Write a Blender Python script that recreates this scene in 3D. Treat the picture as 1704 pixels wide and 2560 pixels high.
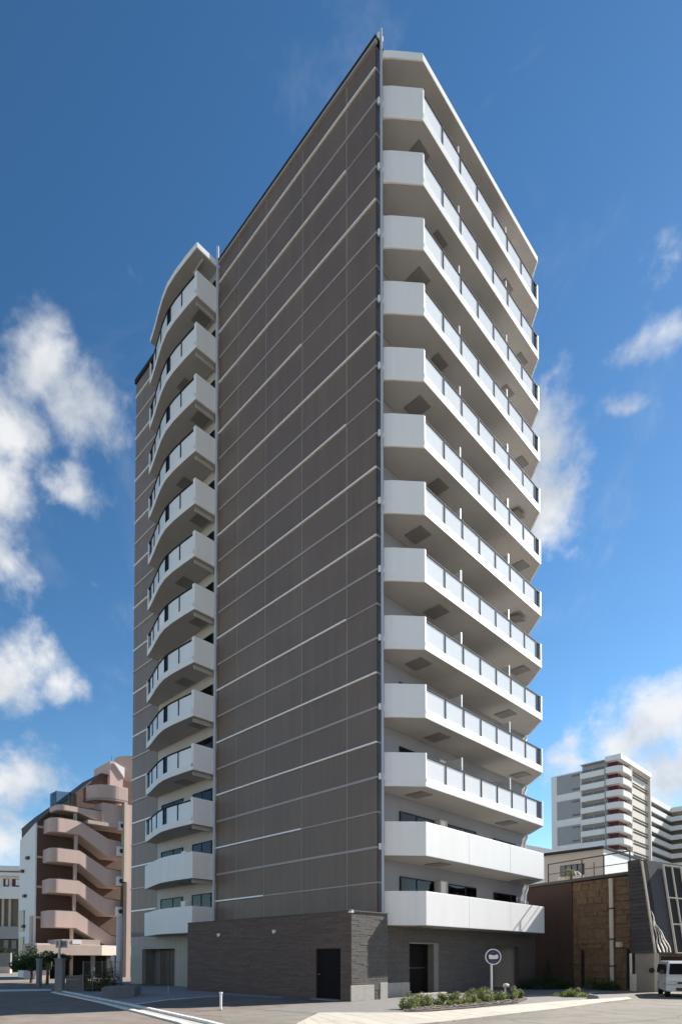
import bpy, math, random
from mathutils import Vector, Matrix
random.seed(7)
for _o in list(bpy.data.objects): bpy.data.objects.remove(_o)
scene = bpy.context.scene
COL = scene.collection
R = math.radians

# ------------------------------------------------------------------ camera
FPX, CX, CY, PITCH, EYE = 1504.0, 852.0, 2353.0, R(1.7), 1.6
cd = bpy.data.cameras.new('camera'); cam = bpy.data.objects.new('camera', cd); COL.objects.link(cam)
cam.location = (0, 0, EYE); cam.rotation_euler = (R(90) + PITCH, 0, 0)
cd.sensor_fit = 'VERTICAL'; cd.sensor_height = 36.0; cd.lens = FPX / 2560.0 * 36.0
cd.shift_y = (CY - 1280.0) / 2560.0; cd.shift_x = 0.0
cd.clip_start = 0.1; cd.clip_end = 3000
scene.camera = cam
scene.render.resolution_x = 681; scene.render.resolution_y = 1024

# ------------------------------------------------------------------ light
SUN_AZ = Vector((0.848, 0.530, 0)).normalized(); SUN_EL = R(36)
to_sun = Vector((SUN_AZ.x * math.cos(SUN_EL), SUN_AZ.y * math.cos(SUN_EL), math.sin(SUN_EL)))
sl = bpy.data.lights.new('sun', 'SUN'); sl.energy = 3.9; sl.angle = R(0.53); sl.color = (1.0, 0.95, 0.87)
so = bpy.data.objects.new('sun', sl); COL.objects.link(so)
so.rotation_euler = to_sun.to_track_quat('Z', 'Y').to_euler(); so.location = (40, 20, 60)
vs = scene.view_settings
vs.view_transform = 'Standard'; vs.look = 'None'; vs.gamma = 1.0; vs.exposure = 1.36; vs.use_curve_mapping = False

# pixel of the photograph -> direction / position in the place
_F = Vector((0, math.cos(PITCH), math.sin(PITCH))); _U = Vector((0, -math.sin(PITCH), math.cos(PITCH))); _X = Vector((1, 0, 0))
_O = Vector((0, 0, EYE))
def ray(u, v): return _F + _X * ((u - CX) / FPX) + _U * ((CY - v) / FPX)
def G(u, v, z=0.0):
    r = ray(u, v); return _O + r * ((z - EYE) / r.z)
def DP(u, v, d):
    r = ray(u, v); return _O + r * (d / r.y)

# ------------------------------------------------------------------ sky with clouds
world = bpy.data.worlds.new('World'); scene.world = world; world.use_nodes = True
nt = world.node_tree; nt.nodes.clear()
def wn(t, **k):
    n = nt.nodes.new(t)
    for a, b in k.items(): setattr(n, a, b)
    return n
def wl(a, b): nt.links.new(a, b)
def wmath(op, a, b=None, c=None, clamp=False):
    n = wn('ShaderNodeMath', operation=op); n.use_clamp = clamp
    for i, s in enumerate((a, b, c)):
        if s is None: continue
        if isinstance(s, (int, float)): n.inputs[i].default_value = s
        else: wl(s, n.inputs[i])
    return n.outputs[0]
out = wn('ShaderNodeOutputWorld'); bg = wn('ShaderNodeBackground'); wl(bg.outputs[0], out.inputs[0])
bg.inputs['Strength'].default_value = 0.056
sky = wn('ShaderNodeTexSky', sky_type='NISHITA'); sky.sun_disc = False
sky.sun_elevation = SUN_EL; sky.sun_rotation = math.atan2(SUN_AZ.x, SUN_AZ.y)
sky.altitude = 50; sky.air_density = 1.0; sky.dust_density = 0.1; sky.ozone_density = 2.2
hsv = wn('ShaderNodeHueSaturation'); hsv.inputs['Hue'].default_value = 0.491; hsv.inputs['Saturation'].default_value = 1.08; hsv.inputs['Value'].default_value = 0.66
cmp_a = wn('ShaderNodeVectorMath', operation='MULTIPLY_ADD'); wl(sky.outputs[0], cmp_a.inputs[0]); cmp_a.inputs[1].default_value = (.02,) * 3; cmp_a.inputs[2].default_value = (1, 1, 1)
cmp_b = wn('ShaderNodeVectorMath', operation='DIVIDE'); wl(sky.outputs[0], cmp_b.inputs[0]); wl(cmp_a.outputs[0], cmp_b.inputs[1])
gam = wn('ShaderNodeGamma'); gam.inputs['Gamma'].default_value = 1.38; wl(cmp_b.outputs[0], gam.inputs['Color'])
wl(gam.outputs[0], hsv.inputs['Color'])
tc = wn('ShaderNodeTexCoord')
nrm = wn('ShaderNodeVectorMath', operation='NORMALIZE'); wl(tc.outputs['Generated'], nrm.inputs[0])
def noise(scale, detail, rough, dist=0.0, off=(0, 0, 0), vec=None):
    m = wn('ShaderNodeMapping'); wl(vec or nrm.outputs[0], m.inputs[0]); m.inputs['Location'].default_value = off
    n = wn('ShaderNodeTexNoise'); wl(m.outputs[0], n.inputs['Vector'])
    n.inputs['Scale'].default_value = scale; n.inputs['Detail'].default_value = detail
    n.inputs['Roughness'].default_value = rough; n.inputs['Distortion'].default_value = dist
    return n
warp = noise(7.0, 4, 0.6)
wsub = wn('ShaderNodeVectorMath', operation='SUBTRACT'); wl(warp.outputs['Color'], wsub.inputs[0]); wsub.inputs[1].default_value = (.5, .5, .5)
wsc = wn('ShaderNodeVectorMath', operation='SCALE'); wl(wsub.outputs[0], wsc.inputs[0]); wsc.inputs['Scale'].default_value = 0.075
wad = wn('ShaderNodeVectorMath', operation='ADD'); wl(nrm.outputs[0], wad.inputs[0]); wl(wsc.outputs[0], wad.inputs[1])
wv = wad.outputs[0]
# every cloud: where it floats (a direction), angular half width, half height, strength
CLOUDS = [(130, 905, 75, 70, 1.0), (215, 1030, 90, 75, 1.0), (45, 1060, 80, 85, 1.0), (175, 1205, 62, 48, .9), (15, 1230, 75, 90, .95),
          (20, 1400, 75, 75, .95), (60, 1645, 80, 65, 1.0), (5, 1680, 75, 75, .95), (150, 1700, 60, 42, .85),
          (60, 1940, 105, 65, 1.0), (0, 2080, 120, 90, .85), (150, 2010, 90, 70, .55),
          (1690, 805, 80, 50, .76), (1610, 850, 65, 36, .66), (1560, 1020, 85, 34, .66), (1640, 1010, 60, 28, .5), (1690, 660, 60, 50, .42), (1380, 925, 55, 42, .55),
          (1375, 1090, 85, 90, 1.0), (1355, 1230, 85, 100, .95), (1412, 1355, 36, 28, .55),
          (1665, 1790, 110, 90, 1.0), (1560, 1850, 105, 70, .95), (1440, 1890, 80, 60, .8), (1700, 1930, 150, 100, .9), (255, 1450, 60, 10, .22)]
dirs = []
for (u, v, w, h, s) in CLOUDS:
    d = ray(u, v); n = d.length; dirs.append((d.normalized(), w / FPX / n, h / FPX / n, s))
_rng = random.Random(3)
for i in range(20):                                    # the same fair-weather cumulus over the rest of the sky
    az = R(48 + i * 13.5 + _rng.uniform(-5, 5)); el = R((9, 24, 16)[i % 3] + _rng.uniform(-3, 3))
    dirs.append((Vector((math.sin(az) * math.cos(el), math.cos(az) * math.cos(el), math.sin(el))), _rng.uniform(.09, .16), _rng.uniform(.06, .10), _rng.uniform(.8, 1)))
acc = None
for (d, w, h, s) in dirs:
    t = Vector((0, 0, 1)).cross(d).normalized(); b = d.cross(t)
    m = wn('ShaderNodeMapping', vector_type='TEXTURE'); wl(wv, m.inputs[0]); m.inputs['Location'].default_value = d
    m.inputs['Rotation'].default_value = Matrix((t, b, d)).transposed().to_euler(); m.inputs['Scale'].default_value = (w, h, max(w, h))
    ln = wn('ShaderNodeVectorMath', operation='LENGTH'); wl(m.outputs[0], ln.inputs[0])
    val = wmath('MULTIPLY_ADD', ln.outputs['Value'], -0.60 * s, 1.20 * s)
    acc = val if acc is None else wmath('SMOOTH_MAX', acc, val, 0.18)
acc = wmath('MAXIMUM', acc, 0.0)
fb = noise(16.0, 8, 0.60, 0.15, (3.1, 1.7, .4))
fb2 = noise(42.0, 4, 0.6, 0.1, (1.1, 5.7, .4))
nn = wmath('ADD', wmath('MULTIPLY', fb.outputs['Fac'], .8), wmath('MULTIPLY', fb2.outputs['Fac'], .2))
dens = wmath('ADD', acc, wmath('MULTIPLY', wmath('SUBTRACT', nn, 0.5), 1.9))
mr = wn('ShaderNodeMapRange', interpolation_type='SMOOTHSTEP'); wl(dens, mr.inputs['Value'])
mr.inputs['From Min'].default_value = 0.33; mr.inputs['From Max'].default_value = 1.12
fac = mr.outputs[0]
wisp = noise(3.2, 5, 0.66, 1.2, (7.7, 2.3, 5.5))
wr = wn('ShaderNodeMapRange', interpolation_type='SMOOTHSTEP'); wl(wisp.outputs['Fac'], wr.inputs['Value'])
wr.inputs['From Min'].default_value = 0.52; wr.inputs['From Max'].default_value = 0.9; wr.inputs['To Max'].default_value = 0.3
fac = wmath('MAXIMUM', fac, wr.outputs[0]); fac = wmath('MULTIPLY', fac, 0.93, clamp=True)
# thick middles are greyer, rims bright
sh = noise(9.0, 4, 0.55, 0.2, (3.1, 1.7, .43))
g1 = wn('ShaderNodeMapRange', interpolation_type='SMOOTHSTEP'); wl(sh.outputs['Fac'], g1.inputs['Value'])
g1.inputs['From Min'].default_value = 0.36; g1.inputs['From Max'].default_value = 0.62
cmix = wn('ShaderNodeMix', data_type='RGBA'); wl(g1.outputs[0], cmix.inputs['Factor'])
cmix.inputs['A'].default_value = (4.4, 4.7, 5.1, 1); cmix.inputs['B'].default_value = (6.5, 6.55, 6.6, 1)
mx = wn('ShaderNodeMix', data_type='RGBA'); wl(fac, mx.inputs['Factor']); wl(hsv.outputs[0], mx.inputs['A']); wl(cmix.outputs['Result'], mx.inputs['B'])
wl(mx.outputs['Result'], bg.inputs['Color'])

# ------------------------------------------------------------------ materials
MATS = {}
def mat(name, col, rough=.6, metal=0.0, var=.08, vscale=3.0, bump=0.0, bscale=40.0, spec=.5, dirt=0.0, streak=False):
    if name in MATS: return MATS[name]
    m = bpy.data.materials.new(name); m.use_nodes = True; t = m.node_tree; p = t.nodes['Principled BSDF']
    p.inputs['Roughness'].default_value = rough; p.inputs['Metallic'].default_value = metal; p.inputs['Specular IOR Level'].default_value = spec
    c = t.nodes.new('ShaderNodeTexCoord'); n = t.nodes.new('ShaderNodeTexNoise'); n.inputs['Scale'].default_value = vscale
    n.inputs['Detail'].default_value = 8; n.inputs['Roughness'].default_value = .62
    mp = t.nodes.new('ShaderNodeMapping'); t.links.new(c.outputs['Object'], mp.inputs[0]); t.links.new(mp.outputs[0], n.inputs['Vector'])
    if streak: mp.inputs['Scale'].default_value = (1, 1, .12)
    r = t.nodes.new('ShaderNodeMapRange'); r.inputs['From Min'].default_value = .3; r.inputs['From Max'].default_value = .7
    r.inputs['To Min'].default_value = 1 - var; r.inputs['To Max'].default_value = 1 + var
    t.links.new(n.outputs['Fac'], r.inputs['Value'])
    mul = t.nodes.new('ShaderNodeVectorMath'); mul.operation = 'SCALE'; mul.inputs[0].default_value = col[:3]
    t.links.new(r.outputs[0], mul.inputs['Scale']); last = mul.outputs[0]
    if dirt:
        n2 = t.nodes.new('ShaderNodeTexNoise'); n2.inputs['Scale'].default_value = vscale * .35; n2.inputs['Detail'].default_value = 9; n2.inputs['Roughness'].default_value = .7
        t.links.new(mp.outputs[0], n2.inputs['Vector'])
        r2 = t.nodes.new('ShaderNodeMapRange'); r2.inputs['From Min'].default_value = .5; r2.inputs['From Max'].default_value = .75; r2.inputs['To Max'].default_value = dirt
        t.links.new(n2.outputs['Fac'], r2.inputs['Value'])
        mm = t.nodes.new('ShaderNodeMix'); mm.data_type = 'RGBA'; t.links.new(r2.outputs[0], mm.inputs['Factor']); t.links.new(last, mm.inputs['A'])
        mm.inputs['B'].default_value = (col[0] * .45, col[1] * .43, col[2] * .4, 1); last = mm.outputs['Result']
    t.links.new(last, p.inputs['Base Color'])
    if bump:
        n3 = t.nodes.new('ShaderNodeTexNoise'); n3.inputs['Scale'].default_value = bscale; n3.inputs['Detail'].default_value = 6
        t.links.new(c.outputs['Object'], n3.inputs['Vector']); b = t.nodes.new('ShaderNodeBump'); b.inputs['Strength'].default_value = bump; b.inputs['Distance'].default_value = .02
        t.links.new(n3.outputs['Fac'], b.inputs['Height']); t.links.new(b.outputs[0], p.inputs['Normal'])
    MATS[name] = m; return m
def island_var(m, amount=.25):
    """vary a material's colour from piece to piece"""
    t = m.node_tree; p = t.nodes['Principled BSDF']; src = p.inputs['Base Color'].links[0].from_socket
    g = t.nodes.new('ShaderNodeNewGeometry'); oi = t.nodes.new('ShaderNodeObjectInfo')
    ad = t.nodes.new('ShaderNodeMath'); ad.operation = 'ADD'; t.links.new(g.outputs['Random Per Island'], ad.inputs[0]); t.links.new(oi.outputs['Random'], ad.inputs[1])
    fr = t.nodes.new('ShaderNodeMath'); fr.operation = 'FRACT'; t.links.new(ad.outputs[0], fr.inputs[0])
    r = t.nodes.new('ShaderNodeMapRange'); r.inputs['To Min'].default_value = 1 - amount; r.inputs['To Max'].default_value = 1 + amount
    t.links.new(fr.outputs[0], r.inputs['Value']); s = t.nodes.new('ShaderNodeVectorMath'); s.operation = 'SCALE'
    t.links.new(src, s.inputs[0]); t.links.new(r.outputs[0], s.inputs['Scale']); t.links.new(s.outputs[0], p.inputs['Base Color'])
    return m
def tile_mat(name, c1, c2, mortar, bw, bh, rough=.45, ms=.008, bump=.25, axis='yz'):
    """small ceramic tiles laid on a wall (too small to pick apart)"""
    m = bpy.data.materials.new(name); m.use_nodes = True; t = m.node_tree; p = t.nodes['Principled BSDF']
    c = t.nodes.new('ShaderNodeTexCoord'); s = t.nodes.new('ShaderNodeSeparateXYZ'); t.links.new(c.outputs['Object'], s.inputs[0])
    ad = t.nodes.new('ShaderNodeMath'); ad.operation = 'ADD'; t.links.new(s.outputs[0], ad.inputs[0]); t.links.new(s.outputs[1], ad.inputs[1])
    k = t.nodes.new('ShaderNodeCombineXYZ'); t.links.new(ad.outputs[0], k.inputs[0]); t.links.new(s.outputs[2], k.inputs[1])
    b = t.nodes.new('ShaderNodeTexBrick'); t.links.new(k.outputs[0], b.inputs['Vector'])
    b.inputs['Scale'].default_value = 1.0; b.inputs['Brick Width'].default_value = bw; b.inputs['Row Height'].default_value = bh
    b.inputs['Mortar Size'].default_value = ms; b.inputs['Mortar Smooth'].default_value = .3
    b.inputs['Color1'].default_value = (*c1, 1); b.inputs['Color2'].default_value = (*c2, 1); b.inputs['Mortar'].default_value = (*mortar, 1)
    gp = t.nodes.new('ShaderNodeNewGeometry')
    n = t.nodes.new('ShaderNodeTexNoise'); n.inputs['Scale'].default_value = .35; n.inputs['Detail'].default_value = 7; n.inputs['Roughness'].default_value = .62
    t.links.new(gp.outputs['Position'], n.inputs['Vector'])
    mp = t.nodes.new('ShaderNodeMapping'); mp.inputs['Scale'].default_value = (2.2, 2.2, .09); t.links.new(gp.outputs['Position'], mp.inputs[0])
    n2 = t.nodes.new('ShaderNodeTexNoise'); n2.inputs['Scale'].default_value = 1.6; n2.inputs['Detail'].default_value = 6; t.links.new(mp.outputs[0], n2.inputs['Vector'])
    av = t.nodes.new('ShaderNodeMath'); av.operation = 'MULTIPLY_ADD'; av.inputs[1].default_value = .5; t.links.new(n2.outputs['Fac'], av.inputs[0])
    hf = t.nodes.new('ShaderNodeMath'); hf.operation = 'MULTIPLY'; hf.inputs[1].default_value = .5; t.links.new(n.outputs['Fac'], hf.inputs[0]); t.links.new(hf.outputs[0], av.inputs[2])
    r = t.nodes.new('ShaderNodeMapRange'); r.inputs['From Min'].default_value = .36; r.inputs['From Max'].default_value = .64; r.inputs['To Min'].default_value = .88; r.inputs['To Max'].default_value = 1.10
    t.links.new(av.outputs[0], r.inputs['Value'])
    mul = t.nodes.new('ShaderNodeVectorMath'); mul.operation = 'SCALE'; t.links.new(b.outputs['Color'], mul.inputs[0]); t.links.new(r.outputs[0], mul.inputs['Scale'])
    t.links.new(mul.outputs[0], p.inputs['Base Color']); p.inputs['Roughness'].default_value = rough
    bp = t.nodes.new('ShaderNodeBump'); bp.inputs['Strength'].default_value = bump; bp.inputs['Distance'].default_value = .01; bp.invert = True
    t.links.new(b.outputs['Fac'], bp.inputs['Height']); t.links.new(bp.outputs[0], p.inputs['Normal'])
    MATS[name] = m; return m
M = {}
M['white'] = mat('white_paint', (.835, .82, .798), .5, var=.018, vscale=3.0, dirt=.11, streak=True)
M['white_clean'] = mat('white_coating', (.80, .80, .79), .4, var=.02, vscale=2)
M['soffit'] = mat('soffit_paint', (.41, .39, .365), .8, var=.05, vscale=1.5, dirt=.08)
M['wall'] = mat('wall_render', (.27, .275, .305), .7, var=.04, vscale=1.5, bump=.08, bscale=60)
M['wall_warm'] = mat('wall_render_warm', (.50, .48, .45), .75, var=.05, vscale=1.5, bump=.08, bscale=60)
M['tile'] = island_var(tile_mat('dark_tiles', (.162, .114, .085), (.176, .125, .093), (.19, .139, .107), .098, .05), .045)
M['tile_left'] = island_var(tile_mat('grey_tiles', (.215, .168, .134), (.232, .182, .146), (.25, .198, .16), .098, .05), .04)
M['band_dim'] = mat('band_grey', (.37, .34, .32), .5, var=.06, vscale=2)
M['band_white_glint'] = mat('band_white_glint', (.92, .90, .87), .25, var=.02, spec=.8)  # white colour stands in for sun glinting on the bands
M['joint'] = mat('joint_sealant', (.55, .50, .46), .8, var=.05)
M['stone'] = island_var(mat('split_stone', (.122, .084, .070), .75, var=.18, vscale=9, bump=.4, bscale=35), .16)
M['stone_side'] = island_var(mat('split_stone_grey', (.105, .094, .086), .75, var=.18, vscale=9, bump=.4, bscale=35), .12)
M['beige_tile'] = tile_mat('beige_tiles', (.36, .335, .295), (.39, .36, .315), (.31, .29, .26), .6, .3, .6, .006, .15)
M['base_stone'] = mat('pale_base_stone', (.42, .39, .35), .7, var=.1, vscale=5, bump=.2, dirt=.15)
M['metal_dark'] = mat('dark_metal', (.03, .03, .033), .75, 0.0, var=.05, spec=.15)
M['metal_grey'] = mat('grey_metal', (.36, .37, .40), .35, .5, var=.04)
M['pipe'] = mat('pipe_paint', (.48, .485, .54), .35, var=.04, streak=True)
M['shaft'] = mat('shaft_panel', (.07, .072, .08), .4, var=.05)
M['hatch'] = mat('hatch_metal', (.20, .19, .175), .5, var=.06, vscale=4)
M['beige'] = mat('beige_plastic', (.5, .46, .38), .5, var=.05)
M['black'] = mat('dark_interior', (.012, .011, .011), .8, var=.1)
M['door_brown'] = mat('brown_door', (.075, .052, .042), .5, var=.12, vscale=4, streak=True)
M['door_black'] = mat('black_steel_door', (.014, .012, .012), .8, var=.1, spec=.1)
M['asphalt'] = mat('asphalt', (.205, .182, .152), .9, var=.16, vscale=1.2, bump=.5, bscale=160, dirt=.3)
M['asphalt_dark'] = mat('new_asphalt', (.20, .165, .138), .9, var=.2, vscale=1.5, bump=.5, bscale=160)
def cracks(m, scale, amt):
    t = m.node_tree; p = t.nodes['Principled BSDF']; src = p.inputs['Base Color'].links[0].from_socket
    g = t.nodes.new('ShaderNodeNewGeometry'); n = t.nodes.new('ShaderNodeTexNoise'); n.inputs['Scale'].default_value = 1.3; n.inputs['Detail'].default_value = 5
    t.links.new(g.outputs['Position'], n.inputs['Vector']); a = t.nodes.new('ShaderNodeVectorMath'); a.operation = 'MULTIPLY_ADD'; a.inputs[1].default_value = (.9, .9, 0)
    t.links.new(n.outputs['Color'], a.inputs[0]); t.links.new(g.outputs['Position'], a.inputs[2])
    v = t.nodes.new('ShaderNodeTexVoronoi'); v.feature = 'DISTANCE_TO_EDGE'; v.inputs['Scale'].default_value = scale; t.links.new(a.outputs[0], v.inputs['Vector'])
    r = t.nodes.new('ShaderNodeMapRange'); r.inputs['From Max'].default_value = .012; r.inputs['To Min'].default_value = 1 - amt; r.inputs['To Max'].default_value = 1; t.links.new(v.outputs['Distance'], r.inputs['Value'])
    n2 = t.nodes.new('ShaderNodeTexNoise'); n2.inputs['Scale'].default_value = .22; n2.inputs['Detail'].default_value = 4; t.links.new(g.outputs['Position'], n2.inputs['Vector'])
    r2 = t.nodes.new('ShaderNodeMapRange'); r2.inputs['From Min'].default_value = .35; r2.inputs['From Max'].default_value = .65; r2.inputs['To Min'].default_value = .82; r2.inputs['To Max'].default_value = 1.12; t.links.new(n2.outputs['Fac'], r2.inputs['Value'])
    k = t.nodes.new('ShaderNodeMath'); k.operation = 'MULTIPLY'; t.links.new(r.outputs[0], k.inputs[0]); t.links.new(r2.outputs[0], k.inputs[1])
    s = t.nodes.new('ShaderNodeVectorMath'); s.operation = 'SCALE'; t.links.new(src, s.inputs[0]); t.links.new(k.outputs[0], s.inputs['Scale']); t.links.new(s.outputs[0], p.inputs['Base Color'])
cracks(M['asphalt'], .16, .35); cracks(M['asphalt_dark'], .2, .3)
M['paving'] = island_var(mat('grey_paving', (.19, .18, .165), .85, var=.1, vscale=3, bump=.3, bscale=80, dirt=.25), .1)
M['path'] = mat('path_concrete', (.33, .315, .305), .85, var=.08, vscale=2, bump=.2, bscale=60, dirt=.2)
M['pale'] = island_var(mat('pale_concrete', (.46, .42, .355), .85, var=.09, vscale=3, bump=.3, bscale=80, dirt=.35), .07)
M['concrete'] = mat('concrete', (.22, .215, .215), .85, var=.1, vscale=3, bump=.25, bscale=50, dirt=.25)
M['line'] = mat('line_paint_and_sun', (.7, .69, .66), .7, var=.15, vscale=6, dirt=.4)
M['soil'] = mat('soil', (.10, .08, .06), .95, var=.3, vscale=10, bump=.8, bscale=60)
M['gravel'] = island_var(mat('gravel', (.35, .31, .26), .9, var=.25, vscale=10), .3)
M['bark'] = mat('bark', (.10, .075, .055), .9, var=.3, vscale=12, bump=.6)
def leaf_mat(name, a, b):
    m = bpy.data.materials.new(name); m.use_nodes = True; t = m.node_tree; p = t.nodes['Principled BSDF']; p.inputs['Roughness'].default_value = .5
    g = t.nodes.new('ShaderNodeNewGeometry'); mm = t.nodes.new('ShaderNodeMix'); mm.data_type = 'RGBA'
    mm.inputs['A'].default_value = (*a, 1); mm.inputs['B'].default_value = (*b, 1); t.links.new(g.outputs['Random Per Island'], mm.inputs['Factor'])
    t.links.new(mm.outputs['Result'], p.inputs['Base Color'])
    tr = t.nodes.new('ShaderNodeBsdfTranslucent'); t.links.new(mm.outputs['Result'], tr.inputs[0]); ms = t.nodes.new('ShaderNodeMixShader'); ms.inputs[0].default_value = .3
    o = t.nodes['Material Output']; t.links.new(p.outputs[0], ms.inputs[1]); t.links.new(tr.outputs[0], ms.inputs[2]); t.links.new(ms.outputs[0], o.inputs[0])
    return m
M['leaf'] = leaf_mat('shrub_leaf', (.10, .15, .035), (.32, .33, .11))
M['leaf_dark'] = leaf_mat('hedge_leaf', (.018, .045, .012), (.045, .085, .02))
M['leaf_mid'] = leaf_mat('garden_leaf', (.04, .06, .018), (.10, .11, .04))
M['leaf_yellow'] = leaf_mat('palm_leaf', (.16, .16, .05), (.30, .26, .09))
def glass_frost():
    m = bpy.data.materials.new('frosted_glass'); m.use_nodes = True; t = m.node_tree; t.nodes.clear()
    o = t.nodes.new('ShaderNodeOutputMaterial'); d = t.nodes.new('ShaderNodeBsdfDiffuse'); d.inputs[0].default_value = (.93, .945, .95, 1)
    tr = t.nodes.new('ShaderNodeBsdfTranslucent'); tr.inputs[0].default_value = (.85, .89, .9, 1)
    a = t.nodes.new('ShaderNodeMixShader'); a.inputs[0].default_value = .14; t.links.new(d.outputs[0], a.inputs[1]); t.links.new(tr.outputs[0], a.inputs[2])
    g = t.nodes.new('ShaderNodeBsdfGlossy'); g.inputs['Roughness'].default_value = .09; g.inputs[0].default_value = (.95, .97, 1, 1)
    f = t.nodes.new('ShaderNodeFresnel'); f.inputs[0].default_value = 1.42; b = t.nodes.new('ShaderNodeMixShader')
    t.links.new(f.outputs[0], b.inputs[0]); t.links.new(a.outputs[0], b.inputs[1]); t.links.new(g.outputs[0], b.inputs[2]); t.links.new(b.outputs[0], o.inputs[0])
    return m
M['frost'] = glass_frost()
def glass_clear(name, tint, rough=.02, thru=.6):
    m = bpy.data.materials.new(name); m.use_nodes = True; t = m.node_tree; t.nodes.clear()
    o = t.nodes.new('ShaderNodeOutputMaterial'); d = t.nodes.new('ShaderNodeBsdfTransparent'); d.inputs[0].default_value = (*tint, 1)
    g = t.nodes.new('ShaderNodeBsdfGlossy'); g.inputs['Roughness'].default_value = rough
    f = t.nodes.new('ShaderNodeFresnel'); f.inputs[0].default_value = 1.55; b = t.nodes.new('ShaderNodeMixShader')
    t.links.new(f.outputs[0], b.inputs[0]); t.links.new(d.outputs[0], b.inputs[1]); t.links.new(g.outputs[0], b.inputs[2]); t.links.new(b.outputs[0], o.inputs[0])
    return m
M['glass'] = glass_clear('window_glass', (.55, .58, .6))
M['glass_tint'] = glass_clear('tinted_glass', (.30, .36, .40))
M['curtain'] = mat('curtain', (.30, .30, .31), .9, var=.1)
M['pink'] = mat('pink_render', (.60, .45, .40), .85, var=.06, vscale=1.2, bump=.15, bscale=50, dirt=.12, streak=True)
M['pink_tan'] = mat('tan_render', (.52, .42, .36), .85, var=.06, vscale=1.2, dirt=.12)
M['brick'] = tile_mat('brown_bricks', (.105, .062, .045), (.125, .075, .054), (.135, .095, .075), .22, .075, .8, .006, .3)
M['cream'] = mat('cream_render', (.56, .49, .39), .8, var=.05, vscale=1.0, dirt=.1, streak=True)
M['roof_brown'] = mat('roof_brown', (.085, .07, .065), .7, var=.1)
M['rock'] = island_var(mat('brown_rubble', (.175, .108, .062), .9, var=.35, vscale=4, bump=1.0, bscale=14, dirt=.4), .10)
M['rock_dark'] = mat('dark_brown_shade', (.062, .036, .027), .9, var=.15, vscale=2, bump=.3, streak=True)
M['shingle'] = island_var(mat('slate_shingle', (.060, .052, .054), .7, var=.15, vscale=6, bump=.3), .18)
M['pier'] = mat('taupe_render', (.30, .26, .215), .8, var=.08, vscale=2, dirt=.15)
M['rail'] = mat('rail_dark', (.05, .05, .05), .5)
M['far_white'] = mat('far_white', (.84, .83, .81), .7, var=.03, vscale=.5)
M['far_cream'] = mat('far_cream', (.70, .65, .58), .7, var=.03, vscale=.5)
M['far_grey'] = mat('far_grey', (.36, .36, .36), .7, var=.05, vscale=.5)
M['far_pane'] = mat('far_pane', (.17, .17, .18), .25, var=.1, vscale=.6)
M['red'] = mat('red_wall', (.11, .008, .02), .6, var=.08)
M['plum'] = mat('plum_pane', (.11, .075, .095), .35, var=.1)
M['olive'] = mat('shutter_brown', (.17, .145, .115), .6, var=.12, vscale=3)
M['navy'] = mat('sign_navy', (.012, .012, .055), .4, var=.03)
M['sign_white'] = mat('sign_white', (.82, .80, .80), .4, var=.02)
M['sign_blue'] = mat('sign_blue', (.12, .13, .33), .4, var=.03)
M['lamp_cream'] = mat('lamp_cream', (.66, .60, .50), .5, var=.04)
M['car'] = mat('car_white', (.62, .61, .585), .28, var=.02)
M['car_dark'] = mat('car_trim', (.02, .02, .02), .5)
M['tyre'] = mat('tyre_rubber', (.015, .015, .015), .85)
M['rim'] = mat('wheel_rim', (.45, .45, .45), .3, .8)
M['headlamp'] = mat('headlamp_lens', (.5, .5, .5), .1, .3)
M['blinds'] = mat('garage_wall', (.09, .075, .06), .8, var=.15, streak=True)

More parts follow.
